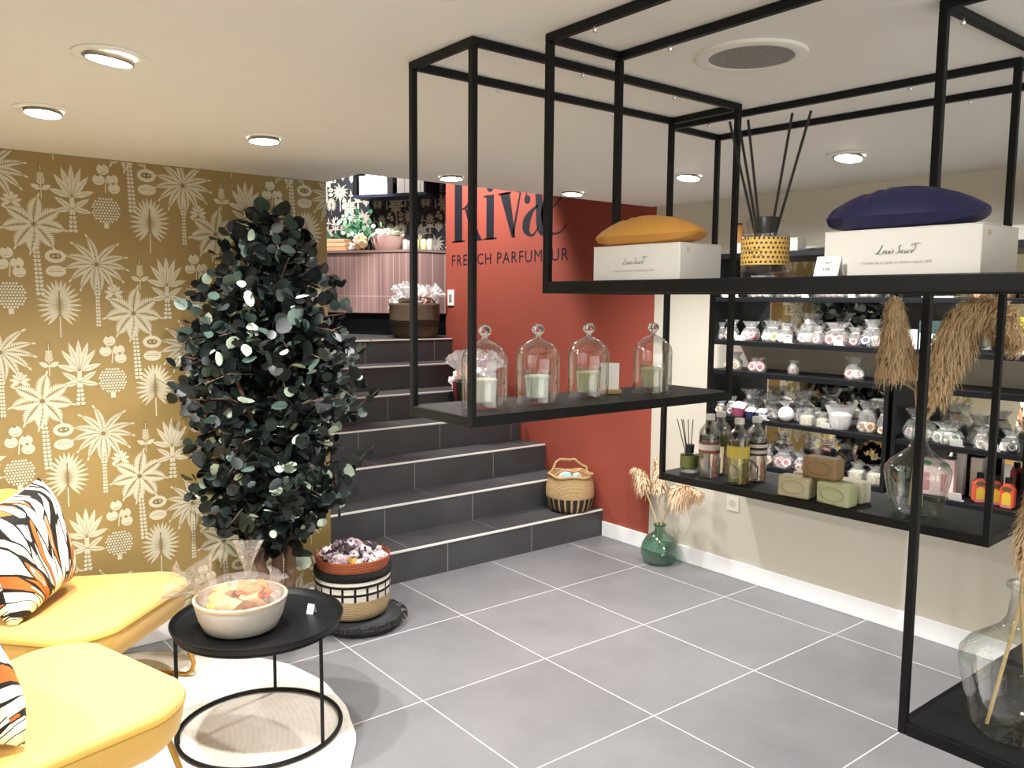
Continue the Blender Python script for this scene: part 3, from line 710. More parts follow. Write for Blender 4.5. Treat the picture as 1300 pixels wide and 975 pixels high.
t = thing('wrapped_gift', 'orange gift crumpled in clear cellophane heaped in the white bowl', 'gift', (bc[0], bc[1], TZ+.013)); t.scale = (.97, .97, .92)
mb = MB(); rnd = random.Random(5)
for i in range(26):
    a, rr = rnd.uniform(0, 2*PI), .098*math.sqrt(rnd.random()); z = .075+.055*(1-(rr/.1)**2)+rnd.uniform(-.02, .01)
    mb.blob((rr*math.cos(a), rr*math.sin(a), z), rnd.uniform(.025, .04), rnd.choice((0, 1, 1, 1, 2)), 2, .35, i, (1, 1, .7))
mb.build('tissue', [mat('golden tissue', '#dcb266', .7), mat('orange tissue', '#d06f2c', .7), mat('peach tissue', '#d99a70', .7)], t, 60)
def crumple(mb, prof, n, seed, amp=.18, T=None):
    r = random.Random(seed); ph = [r.uniform(0, 6.28) for _ in range(12)]
    mb.shell(prof, n, T=T, rf=lambda a, z, j: 1+amp*(.5*math.sin(5*a+ph[j % 12])+.35*math.sin(9*a+ph[(j+3) % 12]+40*z)+.35*math.sin(17*a+ph[(j+5) % 12])+.25*math.sin(29*a+j)))
    return mb
mb = MB(); crumple(mb, [(.135, .085), (.142, .112), (.135, .13), (.115, .15), (.08, .165), (.035, .172), (.003, .174)], 64, 3, .05)
def ruffle(p, d, L, w, seed): # a flared cellophane tail
    T = Matrix.Translation(p) @ Vector(d).to_track_quat('Z', 'Y').to_matrix().to_4x4()
    crumple(mb, [(w*.22, 0), (w*.2, L*.15), (w*.45, L*.5), (w*.75, L*.8), (w, L)], 40, seed, .3, T)
ruffle((-.10, .06, .12), (-.9, .35, .42), .13, .062, 1); ruffle((.045, .055, .15), (.15, .25, .95), .13, .048, 2); ruffle((-.08, .05, .15), (-.45, .35, .85), .09, .06, 4); ruffle((.1, -.02, .13), (.5, -.1, .8), .05, .04, 8)
mb.build('cellophane', clear('shiny cellophane', (.99, .97, .93), .07, .45, white=.03, rough=.1, bump=1.0, bscale=90), t, 25, fix=False)
def tent_card(name, label, loc, rz, w, h, d, texts=(), group=None):
    t = thing(name, label, 'price tag', loc, rz, group); mb = MB(); th = .001
    for sx in (-1, 1):
        vs = [(sx*d, -w/2, 0), (sx*d, w/2, 0), (0, w/2, h), (0, -w/2, h)]; mb.add(vs + [(x-th*sx, y, z) for x, y, z in vs], [(0, 1, 2, 3), (4, 5, 6, 7), (0, 1, 5, 4), (1, 2, 6, 5), (2, 3, 7, 6), (3, 0, 4, 7)])
    mb.build('folded_card', M_PAPER, t)
    for body, cw, chh, z in texts:
        T = Matrix(((0, d/h, -1, -d*(1-z/h)-.0008), (-1, 0, 0, cw/2), (0, 1, d/h, z), (0, 0, 0, 1)))
        xf(text_mb(body, w=cw, h=chh), T).build('print', M_INK, t, fix=False)
    return t
tent_card('price_tag', 'tiny white folded price tag on the black tray', (-.385, -1.085, TZ+.001), .55, .026, .032, .012)

# ================================================================== BASKETS
M_ROPE = weave('natural seagrass', '#9c7a4c', '#d3b384', 55); M_ROPEB = weave('black seagrass', '#141210', '#2b2620', 55)
M_ROPED = weave('dark seagrass', '#4a3d2e', '#75634a', 55)
def crumbs(mb, R, z, n, cols, seed, rmin=.018, rmax=.04, dome=.05, sub=2, amp=.4):
    r = random.Random(seed)
    for i in range(n):
        a, q = r.uniform(0, 2*PI), R*math.sqrt(r.random())
        mb.blob((q*math.cos(a), q*math.sin(a), z+dome*(1-(q/R)**2)+r.uniform(-.012, .02)), r.uniform(rmin, rmax), r.choices(range(len(cols)), cols)[0], sub, amp, seed*100+i)
    return mb
# large black-and-white basket beside the stairs
BB = (.165, -.335, 0)
t = thing('fringed_mat', 'flattened black woven fringed basket under the patterned one', 'basket', (.17, -.375, 0))
MB().lathe([(0, .001), (.185, .001), (.20, .012), (.205, .03), (.198, .042), (.185, .040), (0, .034)], 60, rf=lambda a, z, j: 1+.02*math.sin(3*a)+.012*math.sin(31*a)).build('body', weave('black woven grass', '#0f0f10', '#3c3f42', 70), t, 60)
mb = MB(); r = random.Random(3)
for i in range(240):
    a = r.uniform(0, 2*PI); q = .188+r.uniform(0, .012); mb.tube([(q*math.cos(a), q*math.sin(a), .038), ((q+.018)*math.cos(a+.03), (q+.018)*math.sin(a+.03), .046+r.uniform(-.006, .008)), ((q+.03)*math.cos(a), (q+.03)*math.sin(a), .035)], .0022, 4)
mb.build('fringe', M_ROPEB, t, 60)
t = thing('patterned_basket', 'large tan basket with black and white grid pattern beside the stairs', 'basket', (BB[0], BB[1], .043))
zb = [(0, .0), (.135, .0), (.155, .012), (.163, .04), (.168, .07), (.170, .095), (.171, .098), (.171, .12), (.1725, .123), (.1725, .131), (.171, .134), (.171, .156), (.1735, .159), (.1735, .168), (.171, .171), (.170, .186), (.175, .189), (.180, .205), (.177, .222), (.168, .226)]
bandm = lambda k, j: 2 if j in (8, 9, 12, 13) else (2 if (j in (6, 7, 10, 11) and k % 5 == 0) else 1 if 6 <= j <= 14 else 2 if j >= 15 else 0)
MB().lathe(zb, 96, mf=bandm, rf=lambda a, z, j: 1+.012*math.sin(2*a+1)).build('body', [weave('tan woven grass', '#a88c66', '#cfb48a', 45), mat('white wool', '#e6e0d2', .9, var=.1, scale=120, bump=.5, bscale=200), mat('black wool', '#131213', .95, var=.3, scale=120, bump=.8, bscale=200)], t, 60)
MB().lathe([(.150, .20), (.160, .215), (.168, .245), (.174, .275), (.170, .278), (.163, .246), (.15, .215), (.10, .205), (0, .203)], 72, rf=lambda a, z, j: 1+.012*math.sin(4*a)).build('lining', weave('terracotta felt', '#9c4f33', '#b9653f', 40), t, 60)
mb = MB(); crumbs(mb, .145, .25, 80, (5, 3, 2, 1), 21, .014, .03, .03); r = random.Random(4)
for i in range(30):
    mb.blob((-.02+r.uniform(-.045, .045), r.uniform(-.03, .05), .29+r.uniform(0, .03)), .016, r.choice((0, 1, 2)), 2, .5, 900+i)
mb.build('dried_petals', [mat('white petals', '#e9dfdf', .7), mat('mauve petals', '#b39aa6', .7), mat('dark petals', '#4b4147', .8), mat('yellow petals', '#d9a94a', .7)], t, 40)
# basket with striped foot on the first step
def step_basket():
    t = thing('handled_basket', 'seagrass basket with black striped foot standing on the lowest step', 'basket', (1.915, .09, .171)); t.scale = (1.07, 1.07, 1.07)
    pr = [(0, 0), (.105, 0), (.12, .01), (.132, .04), (.14, .08), (.142, .085), (.143, .10), (.142, .14), (.135, .18), (.128, .205), (.132, .212), (.126, .218), (.12, .206), (.124, .17), (.12, .1), (0, .09)]
    MB().lathe(pr, 66, mf=lambda k, j: 1 if (1 <= j <= 4 and k % 3 != 0) else 0, rf=lambda a, z, j: 1+.01*math.sin(3*a)).build('body', [M_ROPE, M_ROPEB], t, 60)
    rim = [(.13*math.cos(2*PI*i/40), .13*math.sin(2*PI*i/40), .213+.006*math.sin(5*2*PI*i/40)) for i in range(40)]
    MB().tube(rim, .008, 8, closed=True).build('rim', M_ROPE, t, 60)
    for s, hh in ((1, .075), (-1, .045)):
        pts = []
        for i in range(15):
            a = PI*i/14; pts.append((-.105*math.cos(a)+.01*math.sin(5*a), s*(.07+.03*math.sin(a)), .208+hh*math.sin(a)+.006*math.sin(7*a)))
        c, q = math.cos(-.6), math.sin(-.6); pts = [(x*c-y*q, x*q+y*c, z) for x, y, z in pts]
        MB().tube(pts, .007, 8).build('handle', M_ROPE, t, 60)
    return t
step_basket()
r = random.Random(8)
for i, (x, y, z, m, l) in enumerate([(1.87, .06, .365, 'pale blue felt', 'pale blue pompom at the front of the handled basket'), (1.90, .10, .374, 'pale blue felt', 'pale blue pompom in the middle of the handled basket'), (1.945, .07, .366, 'pale blue felt', 'pale blue pompom at the right of the handled basket'),
        (1.86, .13, .376, 'blush felt', 'blush pompom at the back left of the handled basket'), (1.93, .15, .380, 'blush felt', 'blush pompom highest at the back of the handled basket'), (1.985, .11, .362, 'cream felt', 'cream pompom at the right rim of the handled basket'), (1.84, .085, .356, 'cream felt', 'cream pompom at the left rim of the handled basket')]):
    mb = MB().blob((0, 0, 0), .030, 0, 3, .16, 40+i)
    o = mb.build('pompom', mat(m, {'pale blue felt': '#8cc3de', 'blush felt': '#e8cfcb', 'cream felt': '#e6d8bd'}[m], .9, var=.2, scale=90, bump=.6, bscale=150), None, 60, loc=(x, y, z)); tag(o, l, 'pompom', 'felt pompoms in the handled basket')
MB2 = MB().lathe([(0, 0), (.118, 0), (.118, .06), (.09, .075), (0, .08)], 30).build('basket_filling', mat('cream tissue', '#f1dcae', .7), None, 60, loc=(1.92, .095, .262)); tag(MB2, 'crumpled cream tissue filling under the blue pompoms', 'tissue')
# basket at the top of the stairs
t = thing('dark_basket', 'tall dark woven basket on the top step by the red wall', 'basket', (1.865, 1.865, H*7+.001))
MB().lathe([(0, 0), (.15, 0), (.165, .01), (.185, .06), (.195, .14), (.197, .25), (.2, .26), (.193, .27), (.188, .25), (.18, .2), (0, .19)], 64, mf=lambda k, j: 1 if j == 8 else 0).build('body', [M_ROPED, mat('pale rope rim', '#a59a86', .9, bump=.5)], t, 60)
mb = MB()
for z in (.095, .11, .125, .14): mb.tube([(.196*math.cos(2*PI*i/48)*(1 if z > .1 else .985), .196*math.sin(2*PI*i/48)*(1 if z > .1 else .985), z+.004*math.sin(6*PI*i/48)) for i in range(48)], .0025, 5, closed=True)
mb.build('pattern_band', [mat('dark thread', '#17120d', .9)], t, 60)
MB().tube([(-.19, -.03, .26), (-.10, -.13, .30), (0, -.16, .315), (.06, -.165, .30), (.09, -.17, .25)], .006, 8).build('handle', M_ROPED, t, 60)
t = thing('wrapped_bundle', 'pale crumpled wrapped goods heaped in the dark basket on the top step', 'gift', (1.865, 1.865, H*7+.20))
mb = MB(); crumbs(mb, .15, .05, 36, (4, 2, 1), 31, .03, .055, .09, 2, .45)
mb.build('tissue', [mat('white tissue', '#e9e4e2', .7), mat('blush tissue', '#d6b6ae', .7), mat('grey tissue', '#8c8988', .7)], t, 30)
mb = MB()
for i in range(9):
    a = i*.7; p = Vector((.10*math.cos(a), .10*math.sin(a), .09)); ruffle(p, (math.cos(a)*.7+.3, math.sin(a)*.4-.3, .9), .10+.02*(i % 3), .055, 50+i)
mb.build('cellophane', M_CELLO2, t, 25, fix=False)
# gift hamper half way up the stairs (behind the first glass dome)
t = thing('gift_hamper', 'striped hamper of wrapped goods on the fourth step, behind the candles', 'basket', (1.80, .965, H*4+.001)); t.scale = (1.08, 1.0, 1.25)
MB().lathe([(0, 0), (.11, 0), (.12, .01), (.14, .10), (.15, .19), (.145, .195), (.135, .12), (0, .11)], 60, mf=lambda k, j: 1 if (2 <= j <= 3 and (k//5) % 2) else 0).build('body', [mat('black hamper', '#1a1715', .8), mat('brick red weave', '#8e2f2f', .8)], t, 60)
mb = MB(); crumbs(mb, .12, .19, 26, (3, 2, 1), 61, .03, .05, .07, 2, .45); mb.build('wrapped_goods', [mat('white tissue', '#e9e4e2', .7), mat('pink tissue', '#eec3ae', .7), mat('mauve petals', '#b39aa6', .7)], t, 30)
mb = MB()
for i in range(6): ruffle((.09*math.cos(i), .09*math.sin(i), .23), (math.cos(i)*.8+.2, math.sin(i)*.4-.1, .9), .13, .06, 70+i)
mb.build('cellophane', M_CELLO2, t, 25, fix=False)

# ================================================================== CANDLES UNDER GLASS (shelf S1)
GX = [(-.417, -2.135), (-.252, -2.135), (-.062, -2.118), (.178, -2.128)]
WAX = ['#f1ecd8', '#ecefdc', '#dfdba8', '#dfd8a4']
WAXN = ['ivory', 'pale ivory', 'light olive', 'pale straw']
ORD4 = ['first from the left', 'second from the left', 'third from the left', 'farthest right']
M_KNOB = NT('solid glass').m; _b = M_KNOB.node_tree.nodes['Principled BSDF']; _b.inputs['Transmission Weight'].default_value = 1; _b.inputs['Roughness'].default_value = .02; _b.inputs['IOR'].default_value = 1.45; _b.inputs['Base Color'].default_value = (.97, .98, .97, 1)
dome0 = None
DP = [(.0545, 0), (.0545, .112)] + [(.0545*math.cos(a), .112+.048*math.sin(a)) for a in [PI/2*i/8 for i in range(1, 7)]] + [(.010, .161), (.007, .165)]
for i, (x, y) in enumerate(GX):
    lab = 'clear glass dome with ball knob, %s of the four on the shelf' % ORD4[i]
    if i == 0:
        dome0 = thing('glass_dome', lab, 'glass dome', (x, y, S1), 0, 'glass domes over candles')
        mb = MB(); mb.shell(DP, 48); mb.build('dome', M_GLASS, dome0, 60)
        MB().lathe([(.0535, 0), (.0555, 0), (.0555, .003), (.0535, .003)], 48, closed=True).build('rim', M_KNOB, dome0, 60)
        MB().lathe([(.0, .160), (.008, .160), (.0065, .167), (.010, .171), (.0155, .180), (.0155, .186), (.010, .195), (0, .198)], 24).build('knob', M_KNOB, dome0, 60)
    else: dup(dome0, (x, y, S1), lab)
    t = thing('candle_tumbler', '%s candle in a glass tumbler under the glass dome %s' % (WAXN[i], ORD4[i]), 'candle', (x-.004, y-.004, S1), 0, 'candles in tumblers')
    MB().lathe([(0, 0), (.0265, 0), (.028, .003), (.0295, .012), (.0345, .080), (.0338, .0815), (.0328, .08), (.0285, .016), (0, .013)], 40).build('glass', M_GLASS, t, 50)
    MB().lathe([(0, .0145), (.0275, .0165), (.0322, .070), (.028, .0695), (0, .0695)], 40).build('wax', mat('wax '+WAXN[i], WAX[i], .55, var=.03), t, 50)
    MB().tube([(0, 0, .069), (.001, 0, .078)], .0009, 6).build('wick', mat('wick', '#d8d2c0', .8), t, 60)
t = thing('card_holder', 'white card standing in a small pale wooden holder beside the third dome', 'card holder', (.052, -2.085, S1), math.radians(-38))
MB().box(-.032, .032, -.02, .02, 0, .012).build('wooden_base', mat('pale wood', '#c9a878', .6), t, bevel=.002)
mb = MB(); pts = [(-.026, .012), (-.026, .085)]; n = 8
fr = [(-.026+.052*i/n, .004*math.sin(PI*i/n)) for i in range(n+1)]; mb.prism(fr + [(x, y+.0012) for x, y in fr[::-1]], .010, .085); mb.build('card', M_PAPER, t, 60)

# ================================================================== GIFT BOXES, ORNAMENTS, DIFFUSER (shelf S2)
def gift_box(label, x0, x1, y_left, y_right, h, z):
    t = thing('gift_box', label, 'gift box', (x0, y_left, z), 0, 'white printed gift boxes')
    L, D = y_left-y_right, x1-x0
    MB().box(0, D, -L, 0, 0, h*.985).build('body', M_BOXW, t, bevel=.0015)
    MB().box(-.0006, D+.0006, -L-.0006, .0006, h*.985, h).build('lid', mat('box lid', '#efece6', .5, var=.02), t, bevel=.0008)
    T = lambda y, zz: face_minus_x(-.0008, -y, zz)
    mb = MB(); K = .0052        # handwritten signature, units of the small letters' height
    def pen(*pts): stroke(mb, [((x+.32*y)*K, y*K, wd*K) for x, y, wd in pts], 0, 0, 5)
    pen((.55, 2.1, .10), (.85, 2.35, .14), (.7, 1.6, .22), (.35, .5, .2), (-.2, .0, .1), (-.5, .25, .08), (-.1, .35, .1), (.5, .02, .2), (1.2, -.1, .16), (1.6, .2, .06))
    pen((2.05, .9, .08), (1.7, .55, .2), (1.8, .05, .14), (2.2, .1, .1), (2.35, .6, .16), (2.1, .92, .1), (2.5, .75, .06))
    pen((2.75, .9, .1), (2.65, .2, .2), (2.95, .0, .1), (3.3, .55, .08), (3.35, .9, .12), (3.3, .15, .2), (3.6, .05, .06)); pen((3.75, .9, .12), (3.7, .15, .2), (3.95, .02, .07)); pen((3.85, 1.35, .14), (3.92, 1.45, .14))
    pen((4.1, .3, .06), (4.5, .95, .1), (4.6, .4, .2), (4.35, .0, .12), (4.1, .12, .08))
    pen((6.5, 1.9, .12), (6.1, 2.2, .12), (5.75, 1.75, .2), (6.1, 1.15, .2), (6.2, .5, .2), (5.7, .0, .12), (5.2, .25, .08))
    pen((6.75, .9, .12), (6.7, .15, .2), (6.95, .02, .07)); pen((6.85, 1.35, .14), (6.92, 1.45, .14)); pen((7.6, .8, .12), (7.3, .85, .1), (7.1, .35, .2), (7.4, .0, .12), (7.75, .2, .06))
    pen((8.4, .85, .1), (8.05, .8, .1), (7.9, .3, .2), (8.15, .0, .12), (8.45, .6, .1), (8.45, .1, .18), (8.75, .1, .06)); pen((8.9, .9, .12), (8.95, .5, .18), (8.9, .0, .14)); pen((8.95, .6, .06), (9.2, .9, .1), (9.4, .8, .12))
    pen((10.2, .75, .1), (9.85, .85, .1), (9.65, .3, .2), (9.9, .0, .12), (10.2, .5, .1), (10.45, 1.6, .16), (9.9, 2.5, .14), (9.0, 2.3, .1), (9.5, 2.0, .08), (10.6, 2.6, .14), (11.6, 2.5, .08))
    xf(mb, T(L*.5-.030, h*.46))
    mb.build('print', M_INK, t, fix=False)
    xf(text_mb('Créateur de la Cigale en Faïence depuis 1895', w=.105, shear=.15), T(L*.5-.054, h*.25)).build('print', M_INK2, t, fix=False)
    MB().lathe([(0, 0), (.004, 0), (.004, .0008), (0, .0008)], 14, T=Matrix.Translation((.022, -L-.0003, h*.82)) @ Matrix.Rotation(PI/2, 4, 'X')).build('sticker', mat('pale gold sticker', '#c7b78d', .5), t)
    return t
BH = .068
gift_box('white printed gift box under the mustard ornament', -.395, -.275, -2.475, -2.70, BH, S2)
gift_box('white printed gift box under the navy ornament', -.392, -.272, -2.985, -3.215, BH, S2)
def ornament(label, c, L, W, Hh, m, rz=0):
    """glazed insect-like form: humped back, blunt head to the left, two folded wings ending in a drooping crease"""
    mb = MB(); n = 36; vs = []
    prof = [(-1, .40), (-.90, .47), (-.72, .66), (-.45, .87), (-.2, .98), (0, .96), (.2, .98), (.45, .87), (.72, .66), (.90, .47), (1, .40), (.93, .30), (.78, .10), (.4, 0), (-.4, 0), (-.78, .10), (-.93, .30)]; ring = len(prof)
    for i in range(n+1):
        u = i/n; e = max(0., 1-abs(2*u-1)**3.2)**.55 if u > .5 else max(.28, 1-abs(2*u-1)**3.2)**.55
        w = W/2*(.20+.80*e)*(1-.10*u); top = Hh*(.42+.58*max(0, 1-abs((u-.45)/.56)**2.2)); low = Hh*(.34*(1-e) if u > .5 else .12*max(0, 1-u/.18))
        notch = 1-.05*math.exp(-((u-.26)/.03)**2)-.03*math.exp(-((u-.36)/.02)**2)
        cr = .40-.10*math.sin(PI*u)
        for px, pz in prof:
            z = low+(top*notch-low)*(pz if pz > .45 else pz*cr/.40)
            vs.append((px*w, (.5-u)*L, z))
    fs = [tuple(range(ring))[::-1], tuple(range(n*ring, (n+1)*ring))]
    for i in range(n):
        for k in range(ring): fs.append((i*ring+k, i*ring+(k+1) % ring, (i+1)*ring+(k+1) % ring, (i+1)*ring+k))
    mb.add(vs, fs); t = thing('ceramic_ornament', label, 'ornament', c, rz, 'glazed ceramic ornaments')
    mb.build('body', m, t, 20)
    return t
M_MUST = mat('mustard glaze', '#c78f3e', .4, var=.04); M_BLUE = mat('navy glaze', '#131444', .45, var=.05)
ornament('mustard yellow glazed ceramic ornament lying on the left white gift box', (-.342, -2.583, S2+BH+.0002), .245, .118, .060, M_MUST)
ornament('navy blue glazed ceramic ornament lying on the right white gift box', (-.335, -3.085, S2+BH+.0002), .225, .118, .066, M_BLUE)
tent_card('price_tag', 'white folded card reading 33€ before the right gift box', (-.410, -3.005, S2), 0, .040, .030, .010, [('Cigale', .016, .0035, .019), ('33€', .013, .0048, .008)])
def diffuser(label, loc, r, h, capr, liquid, labmat, reeds, rl, capm, big=True):
    t = thing('reed_diffuser', label, 'reed diffuser', loc)
    MB().lathe([(0, .001), (r*.94, .001), (r, .004), (r, h-.006), (r*.95, h-.001), (r*.45, h), (r*.42, h+.006), (r*.38, h+.006), (r*.4, h-.003), (r*.9, h-.005), (r*.94, h-.01), (r*.94, .012), (0, .010)], 44).build('bottle', M_GLASS, t, 50)
    MB().lathe([(0, .0125), (r*.9, .0125), (r*.9, h*.34), (0, h*.34)], 36).build('liquid', liquid, t, 50)
    MB().lathe([(r+.0004, h*.30), (r+.0009, h*.30), (r+.0009, h*.90), (r+.0004, h*.90)], 64, closed=True).build('label', labmat, t, 50)
    MB().lathe([(0, h+.002), (capr*.9, h+.002), (capr*.88, h+.006), (capr, h+.026), (capr*.95, h+.028), (0, h+.028)], 36).build('stopper', capm, t, 40)
    for k, (dx, dy) in enumerate(reeds):
        MB().tube([(dx*.08, dy*.08, h*.4), (dx, dy, h+rl)], .0023 if big else .0014, 6).build('reed', mat('black reed', '#171513', .7), t, 60)
    return t
M_LIQ = mat('dark amber liquid', '#3a241c', .2)
d1 = diffuser('large reed diffuser with gold honeycomb label and black reeds between the gift boxes', (-.330, -2.835, S2), .040, .078, .0225, M_LIQ, honeycomb(),
         [(-.012, .075), (-.004, .062), (.0, .045), (.012, -.035), (.02, -.065)], .20, mat('black stopper', '#191715', .4))
mb = MB(); q = MB(); stroke(q, [(0, 0, .001), (.006, .005, .0012), (.009, 0, .001), (.013, .004, .0012), (.017, 0, .001), (.024, .003, .0012), (.032, .001, .001)]); stroke(q, [(.016, -.010, .001), (.021, -.006, .0012), (.026, -.010, .001), (.031, -.006, .0012), (.037, -.009, .001)])
q.v = [(-(.0415)*math.cos((x-.014)/.0415), -(.0415)*math.sin((x-.014)/.0415), .046+y) for x, y, z in q.v]; q.build('print', M_INK, d1, fix=False)

# ================================================================== BOTTLES, SOAPS, SMALL DIFFUSER (shelf S4)
diffuser('small green reed diffuser at the left end of the bottle shelf', (.515, -1.995, S4), .029, .062, .015, clear('green liquid', (.60, .64, .38), .05, .2), mat('olive label', '#74783f', .6),
         [(-.03, .03), (-.02, .02), (-.012, .0), (-.03, .005), (.0, -.01)], .11, mat('black stopper', '#191715', .4), False)
def liquid(name, c):
    m = NT(name).m; q = m.node_tree.nodes['Principled BSDF']; q.inputs['Transmission Weight'].default_value = 1; q.inputs['Roughness'].default_value = .0; q.inputs['IOR'].default_value = 1.36; q.inputs['Base Color'].default_value = tuple(c)+(1,); return m
def bottle(label, loc, liquid, bands, capc):
    t = thing('glass_bottle', label, 'bottle', loc, 0, 'clear bottles beside the soap bars'); r = .0325
    MB().lathe([(0, .002), (r*.8, .0), (r, .006), (r, .140), (r*.92, .152), (r*.65, .164), (.014, .171), (.013, .184), (.0115, .184), (.012, .170), (r*.6, .160), (r*.9, .139), (r*.9, .014), (0, .012)], 40).build('glass', M_GLASS, t, 50)
    MB().lathe([(0, .004), (r*.88, .005), (r*.95, .012), (r*.955, .132), (r*.9, .134), (0, .134)], 40).build('liquid', liquid, t, 50)
    for z0, z1, m in bands: MB().lathe([(r+.0003, z0), (r+.0008, z0), (r+.0008, z1), (r+.0003, z1)], 48, closed=True).build('label_band', m, t, 50)
    MB().lathe([(0, .183), (.0148, .183), (.0150, .186), (.0146, .199), (.0135, .200), (0, .200)], 32).build('cap', capc, t, 50)
    return t
M_CAP = mat('frosted cap', '#d5d5d0', .35)
M_RB = mat('brown label', '#8d4e40', .5); M_WB = mat('pale label', '#d9cfc6', .5); M_KB = mat('black label', '#171717', .5); M_GR = mat('green label', '#56662f', .5); M_YL = mat('yellow label', '#c8b14a', .5)
bottle('bottle with brown and cream bands, nearest the small green diffuser', (.500, -2.085, S4), liquid('blush liquid', (.93, .86, .78)), [(.108, .115, M_RB), (.090, .107, M_WB), (.080, .089, M_RB)], M_CAP)
bottle('bottle with square green label, behind the brown banded bottle', (.578, -2.066, S4), liquid('pale liquid', (.93, .88, .72)), [(.092, .128, M_GR)], M_CAP)
bottle('bottle of golden yellow liquid with yellow label', (.497, -2.196, S4), liquid('golden liquid', (.80, .72, .30)), [(.082, .118, M_YL)], M_CAP)
bottle('bottle with black and white striped label, beside the soap bars', (.575, -2.204, S4), liquid('pink liquid', (.92, .84, .76)), [(.118, .124, M_KB), (.108, .1175, M_WB), (.100, .1075, M_KB), (.090, .0995, M_WB), (.083, .0895, M_KB)], M_CAP)
def soap(label, c, sx, sy, sz, rz, col):
    bm = bmesh.new(); bmesh.ops.create_cube(bm, size=1)
    for v in bm.verts: v.co = Vector((v.co.x*sx, v.co.y*sy, v.co.z*sz))
    bmesh.ops.bevel(bm, geom=bm.edges[:], offset=.008, segments=3, affect='EDGES', profile=.6)
    mb = MB(); mb.add([v.co.copy() for v in bm.verts], [tuple(v.index for v in f.verts) for f in bm.faces]); bm.free()
    m = mat('soap '+col, col, .5, var=.12, scale=45, bump=.25, bscale=60)
    t = thing('soap_bar', label, 'soap', (c[0], c[1], c[2]+sz/2), rz, 'large soap bars on the hanging shelf')
    mb.build('bar', m, t, 60)
    MB().tube([(-sx/2-.0002, sy*.36*math.cos(2*PI*i/40), sz*.30*math.sin(2*PI*i/40)) for i in range(40)], .0012, 5, closed=True).build('stamp', mat('stamp '+col, tuple(x*.82 for x in (int(col[i:i+2], 16)/255 for i in (1, 3, 5))), .6), t, 60)
    return t
soap('cream soap bar, left of the lower two facing bars', (.492, -2.400, S4), .05, .092, .060, .12, '#c9c0a0')
soap('pale green soap bar at the right of the soap stack', (.498, -2.520, S4), .05, .096, .060, -.05, '#b9bd94')
soap('brown soap bar lying across the top of the stack', (.520, -2.463, S4+.0605), .052, .100, .060, .03, '#967a57')
soap('cream soap bar behind the left lower bar', (.565, -2.400, S4), .05, .092, .060, .08, '#d6ccb0')
soap('ivory soap bar behind the pale green bar', (.570, -2.520, S4), .05, .094, .060, -.02, '#dcd6c2')

# ================================================================== VASES, PAMPAS
M_PAMP = mat('pampas grass tan', '#d6bb93', .9, var=.25, scale=60); M_PAMP2 = mat('pampas grass blond', '#e2c6a4', .9, var=.2, scale=60)
M_STALK = mat('dry stalk', '#c2a878', .8, var=.2, scale=40)
def vase(name, label, loc, prof, m, cat='vase', seg=56, rf=None):
    t = thing(name, label, cat, loc); mb = MB(); mb.shell(prof, seg, rf=rf)
    b = MB(); b.lathe([(0, .0), (prof[0][0], .0), (prof[0][0], .004), (0, .010)], seg)
    mb.add(b.v, b.f); mb.build('body', m, t, 60)
    r, z = prof[-1]; MB().lathe([(r-.003, z-.002), (r+.005, z-.003), (r+.007, z+.003), (r+.004, z+.008), (r-.003, z+.007)], seg, closed=True).build('lip', m, t, 60)
    return t
vase('floor_vase', 'squat green glass vase on the floor by the red wall edge', (1.955, -.625, .0005), [(.065, .002), (.088, .012), (.103, .05), (.106, .08), (.098, .115), (.075, .15), (.045, .172), (.030, .185), (.027, .205), (.03, .218)], M_GREENG)
DM = [(.050, .002), (.058, .008), (.066, .04), (.075, .085), (.080, .112), (.079, .128), (.068, .145), (.046, .162), (.028, .178), (.020, .195), (.0175, .225), (.019, .243)]
vase('demijohn', 'grey green bubbled glass demijohn on the bottle shelf, behind a steel post', (.545, -2.712, S4), DM, M_SMOKE)
DM2 = [(r*1.30, z*1.19) for r, z in DM]
vase('demijohn', 'clear bubbled glass demijohn on the low hanging shelf at the right edge', (.130, -3.118, S3), DM2, M_DEMI)
